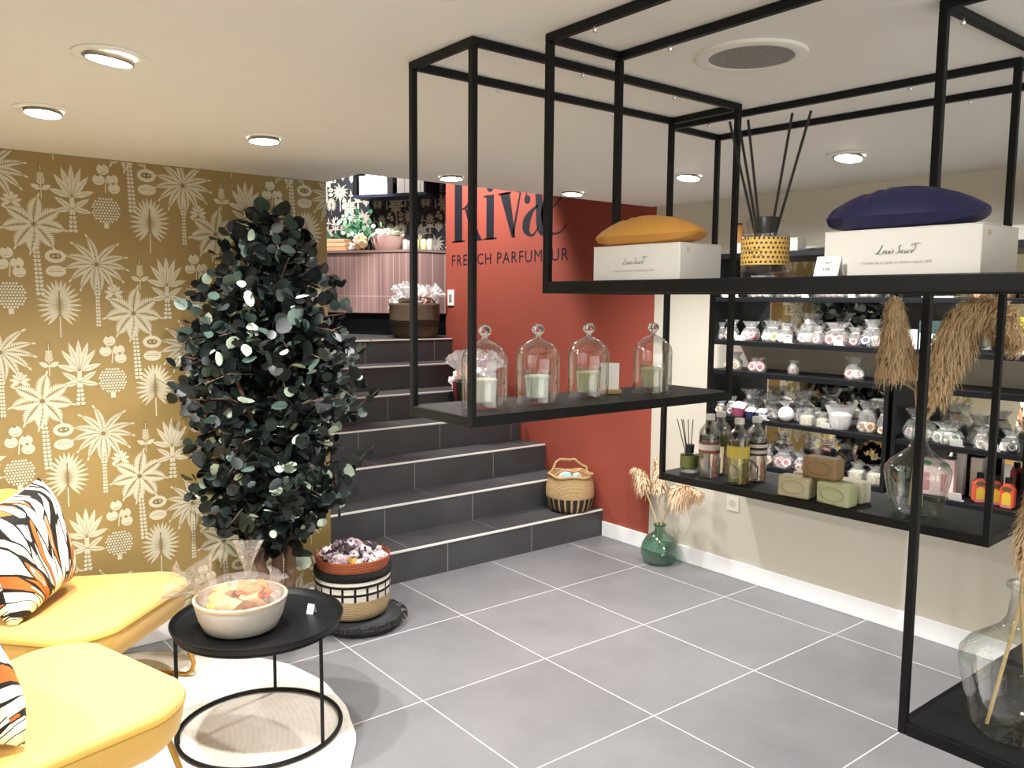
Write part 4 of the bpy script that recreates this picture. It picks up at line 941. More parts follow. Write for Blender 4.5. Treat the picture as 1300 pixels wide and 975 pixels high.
def plume(label, stalk, tipdir, L, R, m, n=900, seed=0, droop=.6, group='pampas plumes', profile=None, bend=.8, axis=None, ws=1):
    """stalk: points of the stem; the last point is the foot of the plume, which bends along tipdir"""
    t = thing('pampas_plume', label, 'dried grass', stalk[0], 0, group); o = Vector(stalk[0]); r = random.Random(seed)
    P = [Vector(p)-o for p in stalk]; d0 = (P[-1]-P[-2]).normalized(); d1 = Vector(tipdir).normalized()
    ax = [P[-1]]; N = 24
    for i in range(N):
        d = d0.lerp(d1, (i/N)**bend).normalized(); ax.append(ax[-1]+d*L/N)
    if axis:
        Q = [Vector(q)-o for q in axis]; ax = []
        for i in range(N+1):
            f = i/N*(len(Q)-1); k = min(int(f), len(Q)-2); u = f-k; a, b, c, d = Q[max(0, k-1)], Q[k], Q[k+1], Q[min(len(Q)-1, k+2)]
            ax.append(.5*(2*b+(c-a)*u+(2*a-5*b+4*c-d)*u*u+(3*b-a-3*c+d)*u**3))
        L = sum((ax[i+1]-ax[i]).length for i in range(N))
    MB().tube(P + ax[2:N-2:3], [.0035]*len(P)+[.002]*len(ax[2:N-2:3]), 6).build('stalk', M_STALK, t, 60)
    mb = MB()
    for k in range(int(n*1.7)):
        u = r.random()**.9; i = min(N-1, int(u*N)); p = ax[i].lerp(ax[i+1], u*N-i); d = (ax[i+1]-ax[i]).normalized()
        side = Vector((r.gauss(0, 1), r.gauss(0, 1), r.gauss(0, 1))); side = (side-d*side.dot(d)).normalized()
        env_ = R*(math.sin(PI*min(1, .12+.88*(1-u))**.75) if profile is None else profile(u))*(.40+.62*r.random()**.7)
        ln = L*(.10+.16*r.random()); wd = (.0007+.0010*r.random())*ws; g = droop*(.7+.6*r.random())
        jit = lambda s: Vector((r.gauss(0, s), r.gauss(0, s), r.gauss(0, s)))
        a = p + side*.002; b = p + side*env_*.55 + d*ln*.55 + jit(.002); c = p + side*env_*.92 + d*ln*.75 + Vector((0, 0, -g*env_*.45)) + jit(.003)
        e = p + side*env_*1.08 + d*ln*.72 + Vector((0, 0, -g*env_*1.15-.005*r.random())) + jit(.004); h = e + side*env_*.05 + Vector((0, 0, -g*env_*.5)) + jit(.004)
        q = side.cross(d).normalized()
        mb.add([a-q*wd*.5, a+q*wd*.5, b-q*wd, b+q*wd, c-q*wd, c+q*wd, e-q*wd*.7, e+q*wd*.7, h], [(0, 1, 3, 2), (2, 3, 5, 4), (4, 5, 7, 6), (6, 7, 8)])
    mb.build('plume', m, t, fix=False); return t
# three in the green floor vase
plume('blond pampas plume leaning left against the red wall', [(1.955, -.62, .09), (1.96, -.60, .22), (1.99, -.49, .37)], (.05, .6, .62), .15, .055, M_PAMP2, 420, 1, .7, axis=[(1.99, -.485, .375), (2.0, -.455, .43), (2.005, -.42, .47), (2.01, -.375, .485)], ws=2.2, profile=lambda u: .45+.55*math.sin(PI*min(1, u+.2)))
plume('blond pampas plume standing upright in the green vase', [(1.957, -.625, .09), (1.965, -.622, .22), (1.97, -.605, .40)], (.05, .25, .95), .20, .05, M_PAMP2, 480, 2, .6, axis=[(1.97, -.604, .40), (1.975, -.598, .46), (1.98, -.588, .52), (1.985, -.57, .57)], ws=2.2, profile=lambda u: .45+.55*math.sin(PI*min(1, u+.2)))
plume('blond pampas plume leaning right over the green vase', [(1.953, -.63, .09), (1.95, -.64, .22), (1.94, -.725, .40)], (0, -.8, .28), .19, .06, M_PAMP2, 560, 3, .9, axis=[(1.94, -.728, .403), (1.935, -.77, .445), (1.93, -.83, .47), (1.925, -.905, .46)], ws=2.2, profile=lambda u: .45+.55*math.sin(PI*min(1, u+.2)))
# two in the smoke-grey demijohn
plume('tan pampas plume hanging upright left of the steel post', [(.535, -2.70, S4+.03), (.545, -2.710, S4+.235), (.565, -2.685, S4+.325), (.568, -2.645, S4+.345)], (0, .10, 1), .165, .055, M_PAMP, 2600, 4, .55, profile=lambda u: .30+.75*(1-u)**.9, axis=[(.568, -2.640, S4+.36), (.567, -2.632, S4+.42), (.565, -2.625, S4+.48), (.565, -2.620, S4+.535)])
plume('large tan pampas plume bending right behind the hanging frame', [(.555, -2.722, S4+.03), (.547, -2.716, S4+.235), (.560, -2.728, S4+.27)], (.02, -1, -.85), .36, .052, M_PAMP, 5200, 5, .55, profile=lambda u: min(1, .55+1.5*u)*(1-.65*u**3), axis=[(.562, -2.731, S4+.27), (.565, -2.742, S4+.36), (.567, -2.765, S4+.45), (.568, -2.800, S4+.51), (.568, -2.845, S4+.525), (.566, -2.885, S4+.495)])
# one in the clear demijohn, its plume rising at the picture's edge
plume('tan pampas plume rising from the neck of the clear demijohn', [(.085, -3.085, S3+.02), (.128, -3.116, S3+.27), (.131, -3.122, S3+.30)], (.15, -.12, 1), .36, .045, M_PAMP, 3000, 6, .5, axis=[(.131, -3.122, S3+.295), (.130, -3.132, S3+.38), (.136, -3.150, S3+.48), (.142, -3.175, S3+.62)], profile=lambda u: min(1, .55+1.2*u)*(1-.5*u**3))
plume('second pampas stalk in the clear demijohn, crossing the first', [(.150, -3.135, S3+.02), (.122, -3.116, S3+.27), (.118, -3.118, S3+.33)], (.15, -.12, 1), .3, .04, M_PAMP, 1500, 9, .5, axis=[(.118, -3.119, S3+.33), (.119, -3.150, S3+.42), (.120, -3.20, S3+.53), (.121, -3.26, S3+.60)], profile=lambda u: min(1, .5+1.2*u)*(1-.5*u**3))

# ================================================================== WALL SHELF UNITS
XF = 1.834
def shelf_unit(label, ya, yb, z0, zm, z1):
    """ya near end, yb far end"""
    t = thing('wall_shelf', label, 'wall shelf', (XF, yb, z0), 0, 'dark mirrored wall shelves'); D = RWX-.002-XF; L = yb-ya; h = z1-z0
    for nm, y in (('side_panel', -.02), ('side_panel', -L)): MB().box(0, D, y, y+.02, 0, h).build(nm, M_NAVY, t, bevel=.0015)
    MB().box(0, D, -L+.02, -.02, 0, .024).build('bottom_board', M_NAVY, t, bevel=.0015)
    MB().box(0, D, -L+.02, -.02, h-.026, h).build('top_board', M_NAVY, t, bevel=.0015)
    MB().box(.002, D-.006, -L+.02, -.02, zm-z0-.022, zm-z0).build('middle_board', M_NAVY, t, bevel=.0015)
    MB().box(D-.006, D-.001, -L+.02, -.02, .024, h-.026).build('mirror_back', M_MIRROR, t)
    return t
ZT, ZA, ZB, ZC, ZD, ZE = 1.727, 1.511, 1.298, 1.148, .919, .699
shelf_unit('dark mirrored wall shelf, upper one at the left, full of soap bags', -1.974, -1.021, ZB-.024, ZA, ZT)
shelf_unit('dark mirrored wall shelf, lower one at the left, full of soap bags', -1.974, -1.021, ZE-.024, ZD, ZC)
shelf_unit('dark mirrored wall shelf, upper one at the right with tubes and a yellow box', -2.95, -1.992, ZB-.024, ZA, ZT)
shelf_unit('dark mirrored wall shelf, lower one at the right with orange bottles', -2.95, -1.992, ZE-.024, ZD, ZC)
PALM = {'pink': ('#d98f92', '#f3e3e0', '#c4566a'), 'white': ('#efece6', '#f6f4f0', '#d9b9b6'), 'red': ('#b8404a', '#f0e6e2', '#8e2f3d'), 'yellow': ('#d8cf4e', '#f0efdc', '#a9b05a'), 'green': ('#6f9a4a', '#e9efdc', '#49702f'),
        'beige': ('#d4c2a2', '#efe6d4', '#b79a70'), 'orange': ('#dca068', '#f2e2cc', '#b9783d'), 'brown': ('#8c5a50', '#c79a90', '#6d3d38'), 'mauve': ('#8d4a63', '#e6d5da', '#5e3450'), 'dark': ('#3a3638', '#8f8a88', '#1d1b1c'), 'purple': ('#3f3560', '#e9e6ee', '#2a2347')}
def rose(mb, c, r, fwd, base=0):
    """rolled soap rose facing fwd: ringed cup of three tones (material base..base+2)"""
    T = Matrix.Translation(c) @ Vector(fwd).to_track_quat('Z', 'Y').to_matrix().to_4x4()
    pr = [(0, -r*.9), (r*.75, -r*.9), (r, -r*.5), (r, r*.15), (r*.86, r*.28), (r*.74, r*.1), (r*.62, r*.24), (r*.5, r*.32), (r*.42, r*.12), (r*.3, r*.22), (r*.16, r*.3), (0, r*.12)]
    mb.lathe(pr, 20, T=T, mf=lambda k, j: base+(0 if j < 4 else 1 if j < 7 else 0 if j < 8 else 2), rf=lambda a, z, j: 1+.06*math.sin(5*a+j))
_sd = [100]
def soap_bag(label, y, z, w, h, cols, sticker=False, x=1.905, group='cellophane soap bags'):
    _sd[0] += 1; r = random.Random(_sd[0]); t = thing('soap_bag', label, 'soap bag', (x, y, z+.0005), 0, group)
    rr = min(.024, w*.30); n = max(1, min(4, round(w/.042)))
    for i in range(n):
        yy = (i-(n-1)/2)*w*.72/max(1, n-.3) if n > 1 else 0
        c = cols[i % len(cols)]; mb = MB(); rose(mb, (-.012+r.uniform(-.008, .008), yy, rr*1.02), rr, (-1, r.uniform(-.7, .2), r.uniform(.0, .8)))
        p = PALM[c]; mb.build('soap_rose', [mat('soap '+c+str(k), p[k], .6, var=.05) for k in range(3)], t, 50)
    mb = MB(); prof = [(.30, .0), (.47, .01), (.50, .20), (.49, .38), (.40, .55), (.26, .68), (.30, .80), (.44, 1.0)]
    ph = [r.uniform(0, 6) for _ in range(8)]
    T = Matrix.Diagonal((min(.055, w*.45)/w*2 if w > .11 else .92, 1, 1, 1)) 
    mb.shell([(q*w, k*h+.001) for q, k in prof], 30, T=T, rf=lambda a, zz, j: 1+(.04+.02*j)*math.sin(5*a+ph[j])+(.015*j)*math.sin(11*a+ph[(j+2) % 8]))
    mb.build('cellophane', M_CELLO, t, 20, fix=False)
    MB().tube([(.26*w*.8*math.cos(2*PI*i/16), .26*w*math.sin(2*PI*i/16), .68*h) for i in range(16)], .0018, 5, closed=True).build('tie', mat('white ribbon', '#efefec', .5), t, 60)
    if sticker:
        MB().lathe([(0, 0), (.012, 0), (.012, .0008), (0, .0008)], 18, T=Matrix.Translation((-.03, 0, h*.72)) @ Matrix.Rotation(PI/2, 4, 'Y')).build('round_label', M_PAPER, t)
    return t
def shelf_card(label, y, z, w=.045, h=.028, x=1.838):
    mb = MB(); T = Matrix.Rotation(-.35, 4, 'Y'); mb.box(-.0006, .0006, -w/2, w/2, 0, h, T=T).box(-.0006, .02, -w/2, w/2, -.0002, .0008)
    o = mb.build('price_card', M_PAPER, None, loc=(x+.012, y, z+.0006)); tag(o, label, 'price tag', 'white price cards on the shelf edges')
UL, LL, UR, LR = 'upper left shelf', 'lower left shelf', 'upper right shelf', 'lower right shelf'
# upper left unit, top compartment (mostly behind the hanging shelf)
for k, (y, w_, h_, c) in enumerate([(-1.085, .09, .09, ['white']), (-1.28, .14, .105, ['white', 'pink']), (-1.455, .13, .097, ['white', 'beige']), (-1.655, .15, .093, ['white', 'pink']), (-1.83, .10, .083, ['white'])]):
    soap_bag('clear soap bag, %s on the top compartment of the %s' % (['first', 'second', 'third', 'fourth', 'fifth'][k]+' from left', UL), y, ZA, w_, h_, c)
for k, y in enumerate((-1.105, -1.165, -1.55, -1.777)): shelf_card('white price card, %s from left on the middle board of the %s' % (['first', 'second', 'third', 'fourth'][k], UL), y, ZA, .035, .022)
# upper left unit, lower compartment
for y, w_, h_, c, s, l, x in [(-1.052, .045, .085, ['white'], 0, 'small bag with one white soap at the left end of the', 1.90), (-1.114, .075, .10, ['white', 'red'], 0, 'bag of white and red soap roses near the left end of the', 1.90), (-1.22, .09, .094, ['red', 'white'], 0, 'bag of red and white soap roses, third bag on the', 1.91),
        (-1.345, .10, .10, ['yellow', 'white'], 0, 'bag of yellow and white soap roses on the', 1.91), (-1.425, .07, .09, ['green', 'white'], 0, 'bag of green and white soap roses on the', 1.90), (-1.53, .11, .14, ['white'], 1, 'tall bag with round white label on the', 1.94), (-1.602, .06, .08, ['pink'], 0, 'small bag of pink soap left of the wide pink bag,', 1.885),
        (-1.688, .105, .10, ['pink', 'pink'], 0, 'wide bag of pink soap roses on the', 1.90), (-1.775, .06, .08, ['red'], 0, 'bag with one red soap behind the third price card of the', 1.90), (-1.848, .08, .118, ['white', 'purple'], 0, 'bag of white and purple soaps on the', 1.91), (-1.925, .055, .09, ['white'], 0, 'small bag with one white soap at the right end of the', 1.91)]:
    soap_bag(l+' '+UL, y, ZB, w_, h_, c, s, x)
for k, y in enumerate((-1.195, -1.47, -1.725)): shelf_card('white price card, %s from left on the bottom board of the %s' % (['first', 'second', 'third'][k], UL), y, ZB)
# on top of the lower left unit
for y, w_, h_, c, l in [(-1.135, .085, .088, ['beige'], 'bag with one beige soap rose'), (-1.275, .09, .068, ['pink', 'pink'], 'bag with two pink soap roses'), (-1.473, .052, .066, ['brown'], 'small bag with one brown soap rose'), (-1.782, .09, .10, ['white', 'pink'], 'bag with white and pink soap roses')]:
    soap_bag(l+' standing on top of the '+LL, y, ZC, w_, h_, c, 0, 1.90)
# lower left unit, upper compartment
def pot(label, y, z, cup, frost, w=.055, h=.07, x=1.885):
    t = thing('soap_cupcake', label, 'soap', (x, y, z+.0005), 0, 'cupcake soaps')
    MB().lathe([(0, 0), (w*.38, 0), (w*.5, h*.5), (0, h*.5)], 28, rf=lambda a, zz, j: 1+.03*math.sin(20*a)).build('cup', mat('cup '+cup, cup, .5), t, 50)
    MB().blob((0, 0, h*.56), w*.48, 0, 3, .12, 5, (1, 1, .62)).build('frosting', mat('frosting '+frost, frost, .6), t, 60); return t
soap_bag('bag of pale soap roses at the far left of the '+LL, -1.062, ZD, .06, .06, ['beige'], 0, 1.90)
soap_bag('bag with one mauve soap on the '+LL, -1.122, ZD, .058, .09, ['mauve'], 0, 1.91)
pot('large magenta cupcake soap with white frosting on the '+LL, -1.188, ZD, '#8a3f5c', '#f1ecec', .078, .085, 1.88)
soap_bag('bag with round white label behind the magenta cupcake soap', -1.205, ZD, .12, .13, ['white', 'mauve'], 1, 1.965)
pot('navy cupcake soap with white frosting, left of a close pair on the '+LL, -1.262, ZD, '#2d2a55', '#f3f2f2', .054, .062, 1.875); pot('navy cupcake soap with white frosting, right of a close pair on the '+LL, -1.325, ZD, '#2d2a55', '#f3f2f2', .054, .062, 1.875)
soap_bag('clear bag behind the two navy cupcake soaps', -1.335, ZD, .10, .115, ['white', 'beige'], 0, 1.96)
t = thing('bath_ball', 'round white bath ball in clear film on the '+LL, 'soap', (1.885, -1.454, ZD+.001), 0); MB().blob((0, 0, .037), .037, 0, 3, .02, 3).build('ball', mat('white bath ball', '#f0efec', .6), t, 60); mb = MB(); ruffle((0, 0, .068), (0, .2, 1), .035, .035, 90); mb.build('cellophane', M_CELLO, t, 20, fix=False)
soap_bag('tall clear bag behind the round white bath ball', -1.50, ZD, .10, .149, ['white'], 0, 1.96)
def cube(label, y, z, c1, w=.052, h=.06, x=1.885):
    t = thing('cube_candle', label, 'candle', (x, y, z+.0005), .2, 'small cube candles'); MB().box(-w/2, w/2, -w/2, w/2, 0, w*.82).build('wax', mat('cube wax '+c1, c1, .5), t, bevel=.004)
    mb = MB(); mb.shell([(.72*w, 0), (.74*w, w*.7), (.5*w, w*1.0), (.3*w, w*1.1), (.55*w, w*1.5)], 24, rf=lambda a, zz, j: 1+.08*math.sin(6*a+j)); mb.build('cellophane', M_CELLO, t, 20, fix=False); return t
cube('cream cube candle in film right of the white bath ball', -1.570, ZD, '#eee4c4'); cube('pale green cube candle in film beside the cream one on the '+LL, -1.647, ZD, '#d3d2a6', .045)
t = thing('bath_salts_bag', 'cone-shaped bag of white bath salts on the '+LL, 'soap bag', (1.885, -1.733, ZD+.001), 0)
MB().lathe([(0, 0), (.03, .002), (.042, .03), (.046, .065), (.03, .075), (0, .078)], 30, rf=lambda a, z, j: 1+.04*math.sin(4*a+j)).build('salts', mat('bath salts', '#efeeec', .7, var=.08, scale=200), t, 60); mb = MB(); crumple(mb, [(.035, .0), (.046, .03), (.052, .07), (.066, .105)], 40, 92, .05); mb.build('cellophane', M_CELLO2, t, 20, fix=False)
soap_bag('tall bag of only orange soap roses near the right end, '+LL, -1.848, ZD, .085, .14, ['orange', 'beige'], 0, 1.91); soap_bag('tall bag of orange and white soap roses ending the row, '+LL, -1.922, ZD, .058, .124, ['orange', 'white'], 0, 1.91)
for k, y in enumerate((-1.353, -1.683)): shelf_card('white price card on the middle board edge of the %s, %s' % (LL, ['left one', 'right one'][k]), y, ZD)
# lower left unit, bottom compartment
for y, w_, h_, c, l, x in [(-1.20, .10, .10, ['pink', 'white'], 'bag of pink and white soap roses behind the bottles on the', 1.91), (-1.352, .07, .10, ['beige', 'dark'], 'narrow bag of beige soap roses on the', 1.89), (-1.452, .10, .095, ['pink', 'pink'], 'bag of two pink soap roses left of the soap stack on the', 1.885), (-1.542, .06, .08, ['pink', 'white'], 'bag of pink and white soap behind the brown soap bar,', 1.885), (-1.597, .06, .10, ['brown', 'red'], 'bag of brown soap roses behind the soap stack on the', 1.94)]:
    soap_bag(l+' '+LL, y, ZE, w_, h_, c, 0, x)
t = thing('dried_wreath', 'dark green dried wreath in clear film on the '+LL, 'wreath', (1.925, -1.706, ZE+.001)); lmm = MB(); r = random.Random(17)
for i in range(160):
    a = r.uniform(0, 2*PI); leaf_disc(lmm, Vector((.02*math.cos(3*a), .055*math.cos(a), .06+.042*math.sin(a)))+Vector((r.gauss(0, .006),)*1+(r.gauss(0, .008), r.gauss(0, .008))), Vector((-1, r.gauss(0, .6), r.gauss(0, .6))), Vector((0, math.cos(a), math.sin(a))), .010, r.choice((0, 1, 1, 2)), r)
lmm.build('leaves', LEAFM, t, 60, fix=False); MB().tube([(0, .055*math.cos(2*PI*i/24), .058+.042*math.sin(2*PI*i/24)) for i in range(24)], .008, 6, closed=True).build('ring', M_BARK, t, 60)
cube('cream cube candle, left of two on the bottom board, '+LL, -1.825, ZE, '#eee4c4', .054); cube('cream cube candle, right of two on the bottom board, '+LL, -1.908, ZE, '#eee4c4', .054)
# ---- right-hand units
def carton(name, label, cat, y, z, w, d, h, m, x=1.90, rz=0, extra=None):
    t = thing(name, label, cat, (x, y, z+.0005), rz); MB().box(-d/2, d/2, -w/2, w/2, 0, h).build('carton', m, t, bevel=.0015)
    if extra: extra(t, w, d, h)
    return t
M_TEAL = mat('pale teal card', '#bfe3dd', .5); M_DTEAL = mat('dark teal lid', '#2e4644', .5)
def teal_lid(t, w, d, h): MB().box(-d/2-.002, d/2+.002, -w/2-.002, w/2+.002, h, h+.05).build('lid', M_DTEAL, t, bevel=.0015)
carton('gift_box', 'pale teal box with dark lid on the '+UR, 'gift box', -2.118, ZB, .10, .08, .068, M_TEAL, 1.915, 0, teal_lid)
tent_card('price_tag', 'tall white folded card at the left end of the '+UR, (1.875, -2.035, ZB+.0005), .5, .045, .082, .02)
def pump(label, y, z, body, x=1.90, h=.125, cap='#f2f0ec', r=.02):
    t = thing('pump_bottle', label, 'bottle', (x, y, z+.0005)); MB().lathe([(0, 0), (r*.95, 0), (r, .003), (r, h*.62), (r*.9, h*.66), (.008, h*.69), (0, h*.69)], 28).build('body', body, t, 50)
    MB().lathe([(0, h*.69), (.012, h*.69), (.012, h*.8), (.005, h*.82), (.005, h*.94), (0, h*.94)], 20).build('pump', mat('pump '+cap, cap, .4), t, 50); MB().box(-.028, .006, -.005, .005, h*.92, h).build('spout', mat('pump '+cap, cap, .4), t, bevel=.002); return t
pump('white and pink pump bottle right of the teal box', -2.215, ZB, mat('pale pink plastic', '#f0cfc6', .4))
def tube_(label, y, z, x=1.90):
    t = thing('cosmetic_tube', label, 'tube', (x, y, z+.0005), 0, 'two toned cosmetic tubes'); MB().lathe([(0, 0), (.012, 0), (.0125, .002), (.0125, .06), (0, .06)], 24).build('lower_body', mat('olive tube', '#9aa551', .4), t, 50); MB().lathe([(0, .06), (.0125, .06), (.0125, .112), (.011, .115), (0, .115)], 24).build('cap', mat('white tube', '#e3e4dc', .4), t, 50); return t
tube_('green and white cosmetic tube, left of the two by the yellow box', -2.372, ZB); tube_('green and white cosmetic tube touching the yellow box side', -2.402, ZB)
def yl(t, w, d, h):
    MB().box(-d/2-.0006, -d/2, -w*.35, w*.35, h*.60, h*.66).build('print', M_INK, t); MB().lathe([(0, 0), (.006, 0), (.006, .0008), (0, .0008)], 3, T=Matrix.Translation((-d/2-.0008, 0, h*.77)) @ Matrix.Rotation(PI/2, 4, 'Y')).build('emblem', M_INK, t)
    MB().box(-d/2-.0006, d/2+.0006, -w/2-.0006, w/2+.0006, 0, h*.2).build('white_foot', M_PAPER, t)
carton('perfume_carton', 'bright yellow perfume carton with white foot at the right end', 'box', -2.452, ZB, .055, .05, .14, mat('bright yellow card', '#e8d823', .5), 1.905, 0, yl)
carton('shelf_sign', 'large white card lying on the middle board of the '+UR, 'sign', -2.145, ZA, .125, .09, .006, M_PAPER, 1.89)
for k, y in enumerate((-2.294, -2.388)):
    t = thing('candle_jar', 'peach candle jar on the middle board of the %s, %s' % (UR, ['left', 'right'][k]+' of two'), 'candle', (1.89, y, ZA+.0005), 0, 'peach candle jars'); MB().lathe([(0, 0), (.026, 0), (.028, .004), (.028, .05), (0, .05)], 28).build('jar', mat('peach wax', '#d9ab86', .4), t, 50); MB().lathe([(0, .05), (.0285, .05), (.0285, .058), (0, .058)], 28).build('lid', mat('dark jar lid', '#2b2624', .4), t, 50)
for k, y in enumerate((-2.345, -2.435)):
    t = thing('dropper_bottle', 'small dark bottle with black cap on the %s, %s' % (UR, ['between the peach jars', 'beyond the peach jars']  [k]), 'bottle', (1.905, y, ZA+.0005), 0, 'small dark bottles'); MB().lathe([(0, 0), (.013, 0), (.0135, .003), (.0135, .055), (.007, .062), (0, .062)], 22).build('body', mat('dark bottle', '#251c16', .2), t, 50); MB().lathe([(0, .062), (.0075, .062), (.0075, .082), (0, .082)], 16).build('cap', M_BLACK, t, 50)
# lower right unit
soap_bag('tall bag of white soaps at the left end of the '+LR, -2.075, ZD, .13, .127, ['white', 'white'], 0, 1.91); soap_bag('low bag of pale green soaps on the '+LR, -2.197, ZD, .12, .085, ['green', 'white'], 0, 1.90); soap_bag('bag of beige soaps behind the middle of the '+LR, -2.285, ZD, .080, .12, ['beige', 'white'], 0, 1.975); soap_bag('bag of cream soap roses on the '+LR+' near the steel post', -2.335, ZD, .06, .08, ['beige'], 0, 1.88); soap_bag('bag of dark and white soaps at the right of the '+LR, -2.435, ZD, .065, .085, ['dark', 'white'], 0, 1.89)
for k, y in enumerate((-2.253, -2.385)): shelf_card('white price card on the middle board edge of the %s, %s' % (LR, ['left one', 'right one'][k]), y, ZD, .05, .032)
shelf_card('white price card on the bottom board edge of the '+LR, -2.262, ZE, .052, .036)
def pinkset(t, w, d, h):
    for k in range(2):
        MB().lathe([(0, 0), (.019, 0), (.019, .0012), (0, .0012)], 20, T=Matrix.Translation((-d/2-.0006, (.26-.5*k)*w, h*.85)) @ Matrix.Rotation(PI/2, 4, 'Y') @ Matrix.Diagonal((.5, 1, 1, 1))).build('green_emblem', mat('green print', '#3f8f6a', .5), t)
        MB().box(-d/2-.001, -d/2, (.26-.5*k)*w-.012, (.26-.5*k)*w+.012, h*.12, h*.6).build('flower_panel', mat('rosy print', '#c9848c', .5, var=.5, scale=90), t)
carton('gift_set', 'pale pink gift set box with green emblems behind the demijohn', 'gift box', -2.165, ZE, .135, .05, .155, mat('pale pink card', '#eccbd0', .5), 1.90, .15, pinkset)
carton('perfume_carton', 'slim white carton behind the pink gift set', 'box', -2.225, ZE, .03, .03, .175, M_PAPER, 1.975); carton('perfume_carton', 'white carton standing behind the price card of the '+LR, 'box', -2.285, ZE, .045, .03, .165, mat('ivory carton', '#e9e0d0', .5), 1.985)
def orange_bottle(label, y, x, rz):
    t = thing('orange_bottle', label, 'bottle', (x, y, ZE+.0005), rz, 'flat orange bottles'); h = .098; w = .05
    pts = [(-w/2+.008, 0), (w/2-.008, 0), (w/2, .008), (w/2, h-.022), (w/2-.014, h-.004), (.012, h), (-.012, h), (-w/2+.014, h-.004), (-w/2, h-.022), (-w/2, .008)]
    mb = MB().prism(pts, -.014, .014, T=Matrix(((0, 0, 1, 0), (1, 0, 0, 0), (0, 1, 0, 0), (0, 0, 0, 1)))); mb.build('body', mat('orange plastic', '#cf5434', .35), t, bevel=.004)
    lb = MB().prism([(-.016, .014), (.016, .014), (.016, .056), (0, .066), (-.016, .056)], -.0152, -.0142, T=Matrix(((0, 0, 1, 0), (1, 0, 0, 0), (0, 1, 0, 0), (0, 0, 0, 1)))); lb.build('yellow_label', mat('yellow print', '#d2b136', .5), t)
    lb = MB().prism([(.019*math.cos(2*PI*i/16), .077+.009*math.sin(2*PI*i/16)) for i in range(16)], -.0152, -.0142, T=Matrix(((0, 0, 1, 0), (1, 0, 0, 0), (0, 1, 0, 0), (0, 0, 0, 1)))); lb.build('dark_emblem', mat('dark print', '#5a4630', .5), t)
    lb = MB().prism([(-.018, .004), (.018, .004), (.018, .012), (-.018, .012)], -.0152, -.0142, T=Matrix(((0, 0, 1, 0), (1, 0, 0, 0), (0, 1, 0, 0), (0, 0, 0, 1)))); lb.build('flower_band', mat('rosy print', '#c9848c', .5, var=.5, scale=90), t)
    MB().lathe([(0, h), (.013, h), (.013, h+.018), (.0115, h+.022), (0, h+.022)], 22).build('cap', M_BLACK, t, 50); return t
orange_bottle('orange bottle with black cap, left of three beyond the demijohn', -2.330, 1.90, .7); orange_bottle('orange bottle with black cap, middle of three and partly behind a post', -2.388, 1.905, .35); orange_bottle('orange bottle with yellow label, rightmost of three on the lower shelf', -2.440, 1.885, .02)
carton('perfume_carton', 'pink carton at the right edge beside the orange bottles', 'box', -2.505, ZE, .04, .04, .125, mat('pink carton', '#e59ac4', .5), 1.90)
# on top of the upper units
carton('gift_box', 'white box on top of the left wall shelf, seen between post and diffuser', 'gift box', -1.150, ZT, .075, .10, .052, M_BOXW, 1.92, .1); carton('gift_box', 'white box on top of the left wall shelf, right of the diffuser', 'gift box', -1.42, ZT, .10, .12, .062, M_BOXW, 1.92, .25)
t = thing('paper_bag', 'flat grey paper bag lying on top of the left wall shelf', 'bag', (1.93, -1.535, ZT+.0005)); MB().blob((0, 0, .013), .045, 0, 3, .04, 12, (1, 1, .27)).build('bag', mat('grey paper', '#a8a59d', .7), t, 40)
t = thing('wooden_bottle', 'orange wooden bottle on the white box behind the hanging post', 'bottle', (1.905, -1.135, ZT+.0528)); MB().lathe([(0, 0), (.02, 0), (.022, .01), (.022, .06), (.012, .075), (.012, .088), (0, .09)], 26).build('body', mat('orange wood', '#c58a4a', .5, var=.2, scale=30), t, 50); MB().lathe([(0, .09), (.013, .09), (.013, .10), (0, .10)], 20).build('stopper', mat('dark wood', '#5d3f25', .5), t, 50)
t = thing('glass_hand', 'clear glass ornament on the white box on the left wall shelf', 'ornament', (1.945, -1.172, ZT+.0528)); mb = MB(); mb.shell([(.02, 0), (.012, .03), (.011, .05), (.02, .08), (.024, .10), (.018, .12), (.006, .13)], 26); mb.build('body', clear('rosy glass', (.9, .84, .8), .08, .5), t, 60); MB().lathe([(0, 0), (.022, 0), (.022, .005), (0, .006)], 24).build('foot', M_KNOB, t, 50)
carton('gift_box', 'white box on top of the right wall shelf under the upright navy ornament', 'gift box', -2.445, ZT, .11, .11, .056, M_BOXW, 1.92)
t = thing('ceramic_ornament', 'upright navy glazed ceramic ornament at the right picture edge', 'ornament', (1.92, -2.462, ZT+.0568)); MB().lathe([(0, 0), (.022, 0), (.026, .02), (.033, .07), (.036, .10), (.030, .125), (.036, .14), (.03, .155), (.012, .165), (0, .166)], 30, rf=lambda a, z, j: 1+.07*math.sin(6*a)).build('body', M_BLUE, t, 40)

